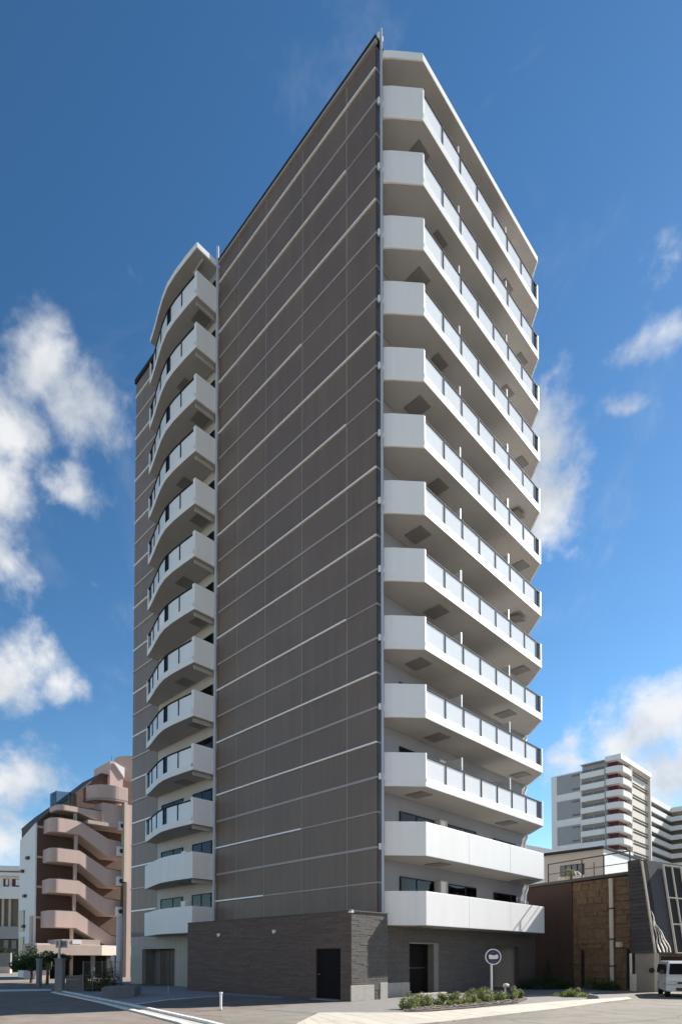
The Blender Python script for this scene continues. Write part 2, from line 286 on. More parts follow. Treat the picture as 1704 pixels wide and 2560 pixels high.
# ------------------------------------------------------------------ mesh helpers
class MB:
    def __init__(s): s.v = []; s.f = []
    def box(s, x0, x1, y0, y1, z0, z1):
        k = len(s.v)
        s.v += [(x0, y0, z0), (x1, y0, z0), (x1, y1, z0), (x0, y1, z0), (x0, y0, z1), (x1, y0, z1), (x1, y1, z1), (x0, y1, z1)]
        s.f += [tuple(k + i for i in q) for q in ((3, 2, 1, 0), (4, 5, 6, 7), (0, 1, 5, 4), (1, 2, 6, 5), (2, 3, 7, 6), (3, 0, 4, 7))]
        return s
    def prism(s, pts, z0, z1):
        n = len(pts); k = len(s.v)
        ar = sum(pts[i][0] * pts[(i + 1) % n][1] - pts[(i + 1) % n][0] * pts[i][1] for i in range(n))
        if ar < 0: pts = pts[::-1]
        s.v += [(p[0], p[1], z0) for p in pts] + [(p[0], p[1], z1) for p in pts]
        s.f += [tuple(k + i for i in range(n))[::-1], tuple(k + n + i for i in range(n))]
        s.f += [(k + i, k + (i + 1) % n, k + n + (i + 1) % n, k + n + i) for i in range(n)]
        return s
    def hull2(s, A, B):
        """two matching 3-D outlines joined by sides and capped"""
        n = len(A); k = len(s.v); s.v += [tuple(p) for p in A] + [tuple(p) for p in B]
        s.f += [tuple(k + i for i in range(n))[::-1], tuple(k + n + i for i in range(n))]
        s.f += [(k + i, k + (i + 1) % n, k + n + (i + 1) % n, k + n + i) for i in range(n)]
        return s
    def xz(s, pts, y0, y1):
        return s.hull2([(p[0], y1, p[1]) for p in pts], [(p[0], y0, p[1]) for p in pts])
    def yz(s, pts, x0, x1):
        return s.hull2([(x0, p[0], p[1]) for p in pts], [(x1, p[0], p[1]) for p in pts])
    def strip(s, path, t, zb, zt):
        """a wall of thickness t along a plan path (t to the left), bottoms zb and tops zt (number or list)"""
        n = len(path); P = [Vector((p[0], p[1])) for p in path]; off = []
        for i in range(n):
            d1 = (P[i] - P[i - 1]).normalized() if i else None
            d2 = (P[i + 1] - P[i]).normalized() if i < n - 1 else None
            d1 = d1 or d2; d2 = d2 or d1
            n1 = Vector((-d1.y, d1.x)); n2 = Vector((-d2.y, d2.x)); m = (n1 + n2)
            m = m / max(.3, m.dot(n1)); off.append(P[i] + m * t)
        zb = zb if isinstance(zb, (list, tuple)) else [zb] * n; zt = zt if isinstance(zt, (list, tuple)) else [zt] * n
        k = len(s.v)
        for i in range(n):
            s.v += [(P[i].x, P[i].y, zb[i]), (off[i].x, off[i].y, zb[i]), (off[i].x, off[i].y, zt[i]), (P[i].x, P[i].y, zt[i])]
        for i in range(n - 1):
            a = k + 4 * i; b = a + 4
            for j in range(4): s.f.append((a + j, a + (j + 1) % 4, b + (j + 1) % 4, b + j)[::-1])
        s.f.append((k, k + 1, k + 2, k + 3)); e = k + 4 * (n - 1); s.f.append((e + 3, e + 2, e + 1, e))
        return s
    def tube(s, pts, r, n=8):
        P = [Vector(p) for p in pts]; rs = r if isinstance(r, (list, tuple)) else [r] * len(P); k = len(s.v)
        for i, p in enumerate(P):
            d = (P[min(i + 1, len(P) - 1)] - P[max(i - 1, 0)]).normalized()
            a = d.cross(Vector((0, 0, 1)) if abs(d.z) < .9 else Vector((1, 0, 0))).normalized(); b = d.cross(a)
            for j in range(n):
                t = 2 * math.pi * j / n; q = p + (a * math.cos(t) + b * math.sin(t)) * rs[i]; s.v.append(tuple(q))
        for i in range(len(P) - 1):
            for j in range(n):
                s.f.append((k + i * n + j, k + i * n + (j + 1) % n, k + (i + 1) * n + (j + 1) % n, k + (i + 1) * n + j))
        s.f.append(tuple(k + j for j in range(n))[::-1]); s.f.append(tuple(k + (len(P) - 1) * n + j for j in range(n)))
        return s
    def mesh(s, name, m):
        me = bpy.data.meshes.new(name); me.from_pydata(s.v, [], s.f); me.materials.append(m)
        import bmesh
        bm = bmesh.new(); bm.from_mesh(me); bmesh.ops.recalc_face_normals(bm, faces=bm.faces); bm.to_mesh(me); bm.free(); me.update()
        return me
    def build(s, name, m, parent=None, bevel=0.0, smooth=False, loc=None, rz=0.0):
        o = link(name, s.mesh(name, m), parent)
        if loc is not None: o.location = loc
        o.rotation_euler = (0, 0, rz)
        if bevel:
            b = o.modifiers.new('edge', 'BEVEL'); b.width = bevel; b.segments = 2; b.limit_method = 'ANGLE'; b.angle_limit = R(35)
        if smooth:
            for p in o.data.polygons: p.use_smooth = True
        return o
def link(name, me, parent=None):
    o = bpy.data.objects.new(name, me); COL.objects.link(o)
    if parent is not None: o.parent = parent
    return o
def empty(name, loc=(0, 0, 0), rz=0.0, parent=None):
    o = bpy.data.objects.new(name, None); COL.objects.link(o); o.location = loc; o.rotation_euler = (0, 0, rz); o.empty_display_size = .3
    if parent is not None: o.parent = parent
    return o
def tag(o, label, cat, group=None):
    o['label'] = label; o['category'] = cat
    if group: o['group'] = group
    return o
def kind(o, k): o['kind'] = k; return o
class Frame:
    """a plan frame of a building: origin on the ground, local x and y axes"""
    def __init__(s, P, th):
        s.P = Vector((P[0], P[1], 0)); s.th = th; s.ex = Vector((math.cos(th), math.sin(th), 0)); s.ey = Vector((-math.sin(th), math.cos(th), 0))
    def loc(s, W):
        d = W - s.P; return Vector((d.dot(s.ex), d.dot(s.ey), W.z))
    def world(s, x, y, z=0): return s.P + s.ex * x + s.ey * y + Vector((0, 0, z))
    def hx(s, u, v, x):
        r = ray(u, v); t = ((s.P - _O).dot(s.ex) + x) / r.dot(s.ex); return s.loc(_O + r * t)
    def hy(s, u, v, y):
        r = ray(u, v); t = ((s.P - _O).dot(s.ey) + y) / r.dot(s.ey); return s.loc(_O + r * t)

# ------------------------------------------------------------------ ground
def gpoly(name, pix, z, m, th=None, parent=None):
    P = [G(u, v) for u, v in pix]; mb = MB()
    if th is None:
        mb.v = [(p.x, p.y, z) for p in P]; mb.f = [tuple(range(len(P)))]
    else: mb.prism([(p.x, p.y) for p in P], z - th, z)
    o = mb.build(name, m, parent)
    if parent is None: kind(o, 'structure')
    return o
mb = MB(); mb.v = [(-900, -200, 0), (900, -200, 0), (900, 1500, 0), (-900, 1500, 0)]; mb.f = [(0, 1, 2, 3)]
kind(mb.build('ground', M['asphalt']), 'structure')
gpoly('road', [(-260, 2520), (-200, 2482), (128, 2481.5), (250, 2508), (446, 2560), (640, 2640), (-300, 2700)], .004, M['asphalt_dark'])
gpoly('parking_apron', [(322, 2514), (421, 2500), (560, 2489), (700, 2497), (876, 2505.5), (640, 2524), (548, 2534), (600, 2580), (520, 2561)], .004, M['asphalt_dark'])
gpoly('side_road', [(-300, 2468), (-40, 2452), (60, 2452), (128, 2466), (100, 2471.5), (-300, 2474)], .004, M['asphalt_dark'])
gpoly('path', [(150, 2480), (253, 2500), (322, 2513.6), (421, 2499.6), (560, 2488.6), (700, 2496.4), (800, 2470), (300, 2464), (200, 2468)], .008, M['path'])
gpoly('pavement', [(876, 2506), (1010, 2491), (1230, 2478), (1310, 2484), (1400, 2484), (1570, 2486), (1572, 2494), (1400, 2505.5), (1200, 2523), (1050, 2535), (900, 2539), (800, 2534), (640, 2524)], .006, M['paving'])
gpoly('forecourt', [(1230, 2477), (1310, 2483), (1400, 2483.5), (1545, 2484), (1545, 2476), (1330, 2468), (1240, 2470)], .010, M['concrete'])
# gutter beside the dark road: two kerb lines and the drain strip between them
def stones(name, A, B, w, h, n, m, gap=.012):
    """a row of kerb stones between two ground points, each stone a part"""
    A = Vector(A); B = Vector(B); d = (B - A); Ln = d.length; a = math.atan2(d.y, d.x)
    root = kind(empty(name, (A.x, A.y, 0), a), 'structure'); st = Ln / n
    me = MB().box(gap / 2, st - gap / 2, 0, w, -.05, h).mesh('kerb_stone', m)
    for i in range(n):
        o = link('kerb_stone', me, root); o.location = (i * st, random.uniform(-.004, .004), random.uniform(-.003, .003))
        b = o.modifiers.new('edge', 'BEVEL'); b.width = .012; b.segments = 2
    return root
gpoly('gutter', [(128, 2481.5), (153, 2480), (321, 2514), (518, 2560), (700, 2610), (620, 2630), (446, 2560), (250, 2508)], .006, M['pale'])
kl = [G(128, 2481.5), G(250, 2508), G(446, 2560), G(620, 2640)]
for i in range(3): stones('kerb', kl[i].xy, kl[i + 1].xy, .18, .05, (5, 9, 6)[i], M['line'])
kl = [G(153, 2480), G(321, 2514), G(518, 2560), G(640, 2596)]
for i in range(3): stones('kerb', kl[i].xy, kl[i + 1].xy, .14, .07, (6, 9, 6)[i], M['line'])
# low white edging round the apron
kl = [G(321, 2514), G(421, 2500), G(560, 2489.5)]
for i in range(2): stones('edging', kl[i].xy, kl[i + 1].xy, .06, .02, (6, 6)[i], M['line'])
# pale pavement edge in the sun on the right: wide slabs, then a real kerb step
low = [(700, 2600), (1082, 2562), (1240, 2543.5), (1400, 2524.5), (1500, 2510), (1580, 2500.5)]
upp = [(745, 2562), (798, 2536), (1050, 2536.5), (1200, 2524), (1400, 2506.5), (1568, 2496)]
root = kind(empty('pavement_edge', (0, 0, 0)), 'structure')
def along(poly, t):
    P = [G(u, v) for u, v in poly]; ls = [(P[i + 1] - P[i]).length for i in range(len(P) - 1)]; d = t * sum(ls)
    for i, l in enumerate(ls):
        if d <= l or i == len(ls) - 1: return P[i].lerp(P[i + 1], d / l)
        d -= l
NS = 26
for i in range(NS):
    g = .0009; q = [along(low, i / NS + g / 3), along(low, (i + 1) / NS - g / 3), along(upp, (i + 1) / NS - g / 3), along(upp, i / NS + g / 3)]
    o = MB().prism([(p.x, p.y) for p in q], -.05, .06 + random.uniform(-.001, .001)).build('slab', M['pale'], root, bevel=.004)
gpoly('sunlit_strip', [(-300, 2481), (-300, 2475.5), (0, 2474.5), (128, 2473), (128, 2477), (0, 2479.5)], .010, M['line'])  # sunlit gap between shadows on the road, painted as a pale strip

# ------------------------------------------------------------------ the apartment tower
T = Frame(G(943.6, 2496), math.atan2(.7129, .7013))          # local x runs along the right facade, local y along the tiled one
tower = tag(empty('apartment_tower', T.P, T.th), 'tall fourteen storey apartment tower with dark tiled wall and white balconies', 'building')
TOPZ, XR, YL, YB = 40.9, 13.8, 11.65, 21.5
Z0 = 3.0; FH = 2.9
core = MB().prism([(.03, .03), (.34, .03), (.34, .6), (XR, .6), (XR, YB), (.03, YB)], 3.05, 40.45).build('tower_wall', M['wall'], tower)
# the ground floor stands back behind its cladding
MB().box(2.2, XR - 1.2, 2.6, YB - 2, 0, 3.05).build('ground_storey', M['wall_warm'], tower)
# tile panels: columns between the joints, rows between the bands
cols = [.0, 1.75, 4.68, 7.46, 9.83, YL - .02]
bz = [4.74 + 1.45 * j for j in range(25)]
rows = [3.3] + bz + [40.6]
me_cache = {}
def panel_at(x, y0, y1, z0, z1, m, parent, nm='tile_panel', d=.035):
    k = (round(y1 - y0, 3), round(z1 - z0, 3), m.name)
    if k not in me_cache: me_cache[k] = MB().box(0, d, 0, y1 - y0, 0, z1 - z0).mesh(nm, m)
    o = link(nm, me_cache[k], parent); o.location = (x, y0, z0); return o
jw = .036
for i in range(len(cols) - 1):
    for j in range(len(rows) - 1):
        panel_at(0.0, cols[i] + (jw / 2 if i else 0), cols[i + 1] - jw / 2, rows[j] + .02, rows[j + 1] - .02, M['tile'], core)
back = MB().box(.012, .028, 0.01, YL - .03, 3.3, 40.6).build('joint_backing', M['joint'], core)
for j in range(len(rows) - 1):
    panel_at(0.0, 18.12, YB, rows[j] + .02, rows[j + 1] - .02, M['tile_left'], core)
glint_run = [2, 3, 5, 5, 4, 5, 5, 4, 5, 3, 5, 4, 5]                 # how far the sun glint, painted in white, runs on each storey
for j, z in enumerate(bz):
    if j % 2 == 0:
        k = glint_run[(j // 2) % len(glint_run)]; yb = cols[5 - k] if k < 5 else 0
        MB().box(-.075, .0, yb, YL - .02, z - .036, z + .036).build('band', M['band_white_glint'], core, bevel=.006)
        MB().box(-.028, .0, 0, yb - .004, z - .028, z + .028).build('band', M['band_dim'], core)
    else:
        MB().box(-.03, .0, 0, YL - .02, z - .05, z + .05).build('band', M['band_dim'], core)
    MB().box(-.06, .0, 18.12, YB, z - .045, z + .045).build('band', M['band_white_glint'] if j % 2 == 0 else M['joint'], core)
    # the bands turn the corner
    MB().box(-.028, .34, -.03, .0, z - .03, z + .03).build('band', M['band_dim'], core)
# corner return, service shaft and pipe
panel_at_x = MB().box(0, .34, 0.0, .028, 3.3, 40.6).build('corner_return', M['shaft'], core)
MB().box(.35, .40, -.02, .6, 0, 40.4).build('shaft_panel', M['metal_dark'], tower)
pp = T.hx(955, 2200, .14); MB().tube([(.17, -.14, 0), (.17, -.14, 41.35)], .055, 12).build('drain_pipe', M['pipe'], tower, smooth=False)
for k in range(14):
    z = 3.32 + FH * k
    MB().box(.045, .12, -.12, -.02, z - .13, z + .13).build('pipe_bracket', M['white_clean'], tower, bevel=.01)
    MB().box(.245, .30, -.16, -.06, z - .10, z + .10).build('pipe_bracket', M['white_clean'], tower, bevel=.01)
MB().tube([(-.12, YL + .02, 2.9), (-.12, YL + .02, 41.6)], .07, 12).build('drain_pipe', M['pipe'], tower)
# roof: dark coping over the tiled wall, white eaves over the balconies
MB().box(-.13, .40, -.08, YL, 40.75, 40.87).build('roof_coping', M['metal_dark'], tower, bevel=.01)
MB().box(-.10, .02, -.06, YL, 40.62, 40.75).build('roof_trim', M['band_dim'], tower)
MB().box(.3, XR, .65, YB, 40.45, 40.9).build('roof', M['wall'], tower)
MB().box(-.1, .3, 18.3, YB + .05, 40.5, 40.8).build('roof_coping', M['metal_dark'], tower)
RP = [(.42, .6), (.42, -.02), (.66, -.28), (1.68, -1.2), (12.3, -1.2), (13.78, .35), (13.78, .6)]
LP = [(0, 11.72), (-1.42, 11.72), (-1.50, 12.7), (-1.56, 13.8), (-1.54, 14.7), (-1.40, 15.5), (-1.20, 16.3), (-.98, 17.1), (-.80, 17.8), (-.70, 18.3), (0, 18.3)]
def inset(path, t):                                            # helper outline shrunk a little for undersides
    cx = sum(p[0] for p in path) / len(path); cy = sum(p[1] for p in path) / len(path)
    return [(cx + (p[0] - cx) * t, cy + (p[1] - cy) * t) for p in path]
def lerp2(a, b, t): return (a[0] + (b[0] - a[0]) * t, a[1] + (b[1] - a[1]) * t)
for PTH in (RP, LP):
    e = MB().prism(PTH, 40.50, 40.82).build('eaves', M['white'], tower, bevel=.02)
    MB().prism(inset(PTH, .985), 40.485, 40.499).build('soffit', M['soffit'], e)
MB().box(-.95, -.9, 11.9, 12.9, 40.3, 40.45).build('eaves_beam', M['soffit'], tower)

# ---- balconies on the right
def arc_points(path):                                          # cumulative length along a plan path
    d = [0]
    for i in range(len(path) - 1): d.append(d[-1] + math.dist(path[i], path[i + 1]))
    return d
def at_len(path, s):
    d = arc_points(path)
    for i in range(len(path) - 1):
        if s <= d[i + 1] or i == len(path) - 2: return lerp2(path[i], path[i + 1], (s - d[i]) / (d[i + 1] - d[i]))
def sub_path(path, s0, s1):
    d = arc_points(path); return [at_len(path, s0)] + [path[i] for i in range(len(path)) if s0 + 1e-4 < d[i] < s1 - 1e-4] + [at_len(path, s1)]
FRONT = [(1.68, -1.2), (12.3, -1.2)]
posts_x = [3.21, 4.65, 6.10, 7.55, 8.99, 10.45, 11.72]
pane_me = {}
def shared(key, fn, name, m):
    if key not in pane_me: pane_me[key] = fn().mesh(name, m)
    return pane_me[key]
for k in range(13):
    z = Z0 + FH * k; solid = k < 2
    slab = MB().prism(inset(RP, .97) if solid else RP, z + (.004 if solid else 0), z + .17)
    if not solid:
        slab.strip([(1.68, -1.2), (12.3, -1.2), (13.78, .35)], .14, z + .165, z + .36)
        slab.strip([(.42, .58), (.42, -.02), (.66, -.28), (1.68, -1.2), (1.78, -1.2)], .13, z + .165, z + 1.42)
        slab.strip([(12.17, -1.2), (12.3, -1.2), (12.42, -1.075)], .13, z + .355, z + 1.34)
    bal = slab.build('balcony', M['white'], tower, bevel=.015); bal.location = (0, 0, 0)
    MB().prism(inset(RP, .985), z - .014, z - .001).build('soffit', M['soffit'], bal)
    if solid:
        full = [(.42, .58), (.42, -.02), (.66, -.28), (1.68, -1.2), (12.3, -1.2), (13.78, .35)]; d = arc_points(full)
        cuts = [0, d[3] + 3.25, d[3] + 7.0, d[-1]]
        for i in range(3):
            MB().strip(sub_path(full, cuts[i] + (.005 if i else 0), cuts[i + 1] - .005), .13, z, z + 1.42).build('parapet', M['white'], bal, bevel=.012)
    else:
        xs = [1.80] + posts_x
        for i in range(7):
            w = xs[i + 1] - xs[i] - .07
            o = link('glass_pane', shared(('rp', round(w, 3)), lambda w=w: MB().box(0, w, 0, .012, 0, .86), 'glass_pane', M['frost']), bal); o.location = (xs[i] + .035, -1.15, z + .375)
        o = link('glass_pane', shared('rpe', lambda: MB().box(0, .38, 0, .012, 0, .86), 'glass_pane', M['glass_tint']), bal); o.location = (11.76, -1.15, z + .375)
        for x in posts_x:
            o = link('post', shared('rpost', lambda: MB().box(-.028, .028, -.05, .03, 0, .93), 'post', M['metal_dark']), bal); o.location = (x, -1.13, z + .345)
        o = link('handrail', shared('rrail', lambda: MB().box(1.78, 12.17, -.05, .035, 0, .055), 'handrail', M['metal_dark']), bal); o.location = (0, -1.13, z + 1.25)
        o = link('bottom_rail', shared('rbot', lambda: MB().box(1.78, 12.17, -.02, .03, 0, .03), 'bottom_rail', M['metal_dark']), bal); o.location = (0, -1.13, z + .361)
    # partitions between the flats
    for x in (4.68, 9.05):
        if not solid:
            o = link('partition', shared('part', lambda: MB().box(0, .03, -.98, .59, .30, 1.95), 'partition', M['wall_warm']), bal); o.location = (x, 0, z)
            o = link('partition_post', shared('parp', lambda: MB().box(-.02, .05, -1.03, -.98, .18, 1.98), 'partition_post', M['white_clean']), bal); o.location = (x, 0, z)
    # escape hatch and drip strip in the underside
    hx = 2.05 if k % 2 == 0 else 3.42
    o = link('escape_hatch', shared('hatch', lambda: MB().box(0, .8, -.72, .18, -.05, -.015).box(.05, .75, -.67, .13, -.062, -.051), 'escape_hatch', M['hatch']), bal); o.location = (hx, 0, z)
    o = link('escape_hatch', shared('hatch', None, '', None), bal); o.location = (9.63 if k % 2 == 0 else 11.2, .02, z)
    if k in (6, 8): o.rotation_euler = (R(14), 0, 0); o.location = (10.9, .1, z - .06)
    o = link('ceiling_pipe', shared('cpipe', lambda: MB().tube([(.5, .35, -.07), (.9, .52, -.07)], .05, 8), 'ceiling_pipe', M['pipe']), bal); o.location = (0, 0, z)

# ---- windows
def window(parent, plane, a0, a1, z0, z1, split=.48, curtain=True, depth=.0):
    """sliding window proud of the wall: plane 'r' = right facade (y=.6), 'l' = left wing (x=.03)"""
    def P(mb, c0, c1, d0, d1, q0, q1):
        if plane == 'r': mb.box(c0, c1, .6 - d1, .6 - d0, q0, q1)
        else: mb.box(.03 - d1, .03 - d0, c0, c1, q0, q1)
        return mb
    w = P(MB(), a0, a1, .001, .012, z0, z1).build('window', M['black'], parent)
    f = .05; fr = MB(); mid = a0 + (a1 - a0) * split
    P(fr, a0, a1, .013, .075, z1 - f, z1); P(fr, a0, a1, .013, .075, z0, z0 + f)
    P(fr, a0, a0 + f, .013, .075, z0 + f, z1 - f); P(fr, a1 - f, a1, .013, .075, z0 + f, z1 - f); P(fr, mid - .05, mid + .05, .013, .07, z0 + f, z1 - f)
    fr.build('frame', M['metal_dark'], w)
    P(MB(), a0 + f, mid - .05, .055, .061, z0 + f, z1 - f).build('pane', M['glass'], w)
    P(MB(), mid + .05, a1 - f, .045, .051, z0 + f, z1 - f).build('pane', M['glass'], w)
    if curtain:
        c = MB(); n = int((a1 - a0) / .07)
        for i in range(n):
            x0 = a0 + f + (a1 - a0 - 2 * f) * i / n; x1 = a0 + f + (a1 - a0 - 2 * f) * (i + 1) / n
            if abs((i / n) - split) < .12 and random.random() < .8: continue
            dd = .018 + .010 * (i % 2); P(c, x0, x1, .014, dd, z0 + f, z1 - f)
        c.build('curtain', M['curtain'], w)
    return w
def wr(u0, u1, v0):
    a = T.hy(u0, v0, .6); b = T.hy(u1, v0, .6); return a.x, b.x
def crop3(x, y): return 920 + x * .3061, 1900 + y * .3061
xw = [T.hy(*crop3(252, 350), .6).x, T.hy(*crop3(527, 430), .6).x, T.hy(*crop3(640, 475), .6).x, T.hy(*crop3(870, 540), .6).x, T.hy(*crop3(1015, 590), .6).x, T.hy(*crop3(1195, 640), .6).x]
for k in range(13):
    zf = Z0 + FH * k + .2
    window(tower, 'r', xw[0], xw[1], zf + .05, zf + 2.05, .46)
    if k < 7:
        window(tower, 'r', xw[2], xw[3], zf + .05, zf + 2.05, .6)
        window(tower, 'r', xw[4], xw[5], zf + .05, zf + 1.98, .75)
        # outdoor units and ducts on the wall
        a = MB().box(xw[1] + .22, xw[1] + .85, .34, .598, zf + 1.1, zf + 2.12).build('air_conditioner', M['beige'], tower, bevel=.03)
        MB().box(xw[1] + .27, xw[1] + .62, .325, .339, zf + 1.2, zf + 2.05).build('grille', M['white_clean'], a)
        MB().tube([(xw[1] + .55, .5, zf + 1.1), (xw[1] + .55, .5, zf + .2)], .035, 8).build('hose', M['beige'], a)
        MB().box(13.0, 13.5, .3, .598, zf + .25, zf + 1.7).build('duct_cover', M['white_clean'], tower, bevel=.03)
        MB().tube([(13.35, .46, zf + 1.7), (13.35, .46, zf + 2.1), (13.62, .46, zf + 2.45), (13.62, .46, zf + 2.68)], .075, 10).build('duct_pipe', M['white_clean'], tower)
MB().tube([(XR + .09, .7, 0), (XR + .09, .7, 40.4)], .07, 10).build('drain_pipe', M['pipe'], tower)

# ---- balconies on the left wing
dl = arc_points(LP)
front_l = LP[1:10]; dfl = arc_points(front_l); LL = dfl[-1]
sp = [.22, 1.42, 2.62, 2.95, 4.15, 5.35, 6.05, LL - .16]
for k in range(13):
    z = Z0 + FH * k; solid = k < 2
    slab = MB().prism(inset(LP, .97) if solid else LP, z + (.004 if solid else 0), z + .17)
    if not solid:
        slab.strip(list(reversed(front_l)), -.14, z + .165, z + .36) if False else slab.strip(front_l, -.14, z + .165, z + .36)
        slab.strip([(-.02, 11.72), (-1.42, 11.72), at_len(front_l, .2)], -.13, z + .165, z + 1.42)
        slab.strip(sub_path(front_l, LL - .14, LL) + [(-.02, 18.3)], -.12, z + .355, z + 1.36)
    bal = slab.build('balcony', M['white'], tower, bevel=.015)
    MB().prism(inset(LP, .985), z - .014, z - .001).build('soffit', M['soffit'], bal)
    if solid:
        full = [(-.02, 11.72)] + LP[1:10] + [(-.02, 18.3)]; d = arc_points(full); cuts = [0, d[1] + 4.3, d[-1]]
        for i in range(2):
            MB().strip(sub_path(full, cuts[i] + (.005 if i else 0), cuts[i + 1] - .005), -.13, z, z + 1.42).build('parapet', M['white'], bal, bevel=.012)
    else:
        for i in range(7):
            mt = M['frost'] if i != 2 and i != 6 else M['glass_tint']
            MB().strip(sub_path(front_l, sp[i] + .03, sp[i + 1] - .03), -.012, z + .375, z + 1.235).build('glass_pane', mt, bal).location = (.05, 0, 0)
            a = at_len(front_l, sp[i + 1]) if i < 6 else None
            if a: MB().box(a[0] + .01, a[0] + .09, a[1] - .028, a[1] + .028, z + .345, z + 1.275).build('post', M['metal_dark'], bal)
        MB().strip(sub_path(front_l, .2, LL - .14), -.085, z + 1.25, z + 1.305).build('handrail', M['metal_dark'], bal)
    hy = 12.2 if k % 2 == 0 else 13.7
    MB().box(-.95, -.15, hy, hy + .85, z - .05, z - .015).build('escape_hatch', M['hatch'], bal)
    MB().box(-1.25, -.03, 11.98, 12.06, z - .22, z - .015).build('beam', M['soffit'], bal)
    zf = z + .2
    window(tower, 'l', 15.05, 17.55, zf + .05, zf + 2.05, .42)
    window(tower, 'l', 12.05, 14.0, zf + .05, zf + 2.05, .5)
    if k < 6: MB().box(-.26, .028, 14.35, 14.85, zf + .9, zf + 1.75).build('duct_cover', M['white_clean'], tower, bevel=.03)
MB().box(.015, .029, YL, 18.12, 3.05, 40.5).build('bay_wall', M['wall_warm'], tower)

# ---- plinth of split stone, ground floor walls, doors
PX, PY0, PY1, PZ = -2.09, -.5, 11.0, 3.44
pl = MB()
dy0 = T.hx(790, 2400, PX).y; dy1 = T.hx(851, 2400, PX).y
dlo, dhi = min(dy0, dy1), max(dy0, dy1); dzt = T.hx(820, 2371, PX).z
pl.box(PX, PX + .25, PY0, dlo, 0, PZ - .03).box(PX, PX + .25, dhi, PY1, 0, PZ - .03).box(PX, PX + .25, dlo, dhi, dzt, PZ - .03)
pl.box(PX + .25, .02, PY0, PY0 + .25, 0, PZ - .03).box(PX + .25, .02, PY1 - .25, PY1, 0, PZ - .03).box(PX + .25, .02, PY0 + .25, PY1 - .25, PZ - .35, PZ - .03)
plinth = pl.build('plinth', M['stone'], tower)
def strips(axis, c, a0, a1, z0, z1, holes, rh, lmin, lmax, seed):
    rg = random.Random(seed); mb = MB(); z = z0
    while z < z1 - .01:
        h = min(rh * rg.uniform(.8, 1.25), z1 - z); a = a0 - rg.uniform(0, lmax * .5)
        while a < a1:
            l = rg.uniform(lmin, lmax); b0 = max(a, a0); b1 = min(a + l, a1); a += l
            if b1 - b0 < .02: continue
            segs = [(b0, b1)]
            for (h0, h1, q0, q1) in holes:
                if z + h > q0 and z < q1:
                    ns = []
                    for (s0, s1) in segs:
                        if s1 <= h0 or s0 >= h1: ns.append((s0, s1)); continue
                        if s0 < h0: ns.append((s0, h0))
                        if s1 > h1: ns.append((h1, s1))
                    segs = ns
            d = rg.uniform(.006, .020)
            for (s0, s1) in segs:
                if s1 - s0 < .02: continue
                if axis == 'x': mb.box(c - d, c + .002, s0 + .002, s1 - .002, z + .0015, z + h - .0015)
                else: mb.box(s0 + .002, s1 - .002, c - d, c + .002, z + .0015, z + h - .0015)
        z += h
    return mb
kind(strips('x', PX, PY0 - .0, PY1, 0, PZ - .03, [(dlo - .02, dhi + .02, -1, dzt + .02)], .062, .35, .95, 1).build('stone_strips', M['stone'], plinth), 'stuff')
kind(strips('y', PY0, PX, .02, .62, PZ - .03, [], .075, .3, .8, 2).build('stone_strips', M['stone_side'], plinth), 'stuff')
kind(strips('y', PY0, PX + 1.3, PX + 1.62, 0, .62, [], .075, .3, .8, 3).build('stone_strips', M['stone_side'], plinth), 'stuff')
MB().box(PX - .04, PX + 1.28, PY0 - .035, PY0 + .01, 0.0, .6).build('base_stone', M['base_stone'], plinth, bevel=.01)
MB().box(PX + 1.64, .0, PY0 - .035, PY0 + .01, 0.0, .66).build('base_stone', M['base_stone'], plinth, bevel=.01)
MB().box(PX - .05, .04, PY0 - .05, PY1, PZ - .028, PZ + .012).build('plinth_cap', M['stone_side'], plinth)
MB().box(PX - .05, PX + .10, PY0 - .05, PY0 + .1, PZ - .09, PZ + .02).build('corner_cap', M['white_clean'], plinth, bevel=.01)
dr = MB().box(PX + .08, PX + .13, dlo + .03, dhi - .03, .04, dzt - .03).build('door', M['door_black'], tower)
dfm = MB().box(PX + .02, PX + .2, dlo, dlo + .03, 0, dzt).box(PX + .02, PX + .2, dhi - .03, dhi, 0, dzt).box(PX + .02, PX + .2, dlo + .03, dhi - .03, dzt - .03, dzt)
dfm.build('frame', M['metal_dark'], dr)
MB().tube([(PX + .02, dhi - .12, 1.0), (PX - .0, dhi - .12, 1.0), (PX - .0, dhi - .24, 1.0)], .014, 8).build('handle', M['metal_grey'], dr)
MB().box(PX - .25, PX + .1, dlo - .1, dhi + .1, 0, .05).build('doorstep', M['concrete'], plinth, bevel=.01)
for (u, v) in ((547, 2337.5), (685, 2329)):
    p = T.hx(u, v, PX - .06)
    MB().box(PX - .12, PX - .005, p.y - .07, p.y + .07, p.z - .045, p.z + .075).tube([(PX - .08, p.y, p.z - .04), (PX - .1, p.y, p.z - .09)], .05, 10).build('wall_light', M['white_clean'], tower, bevel=.015)
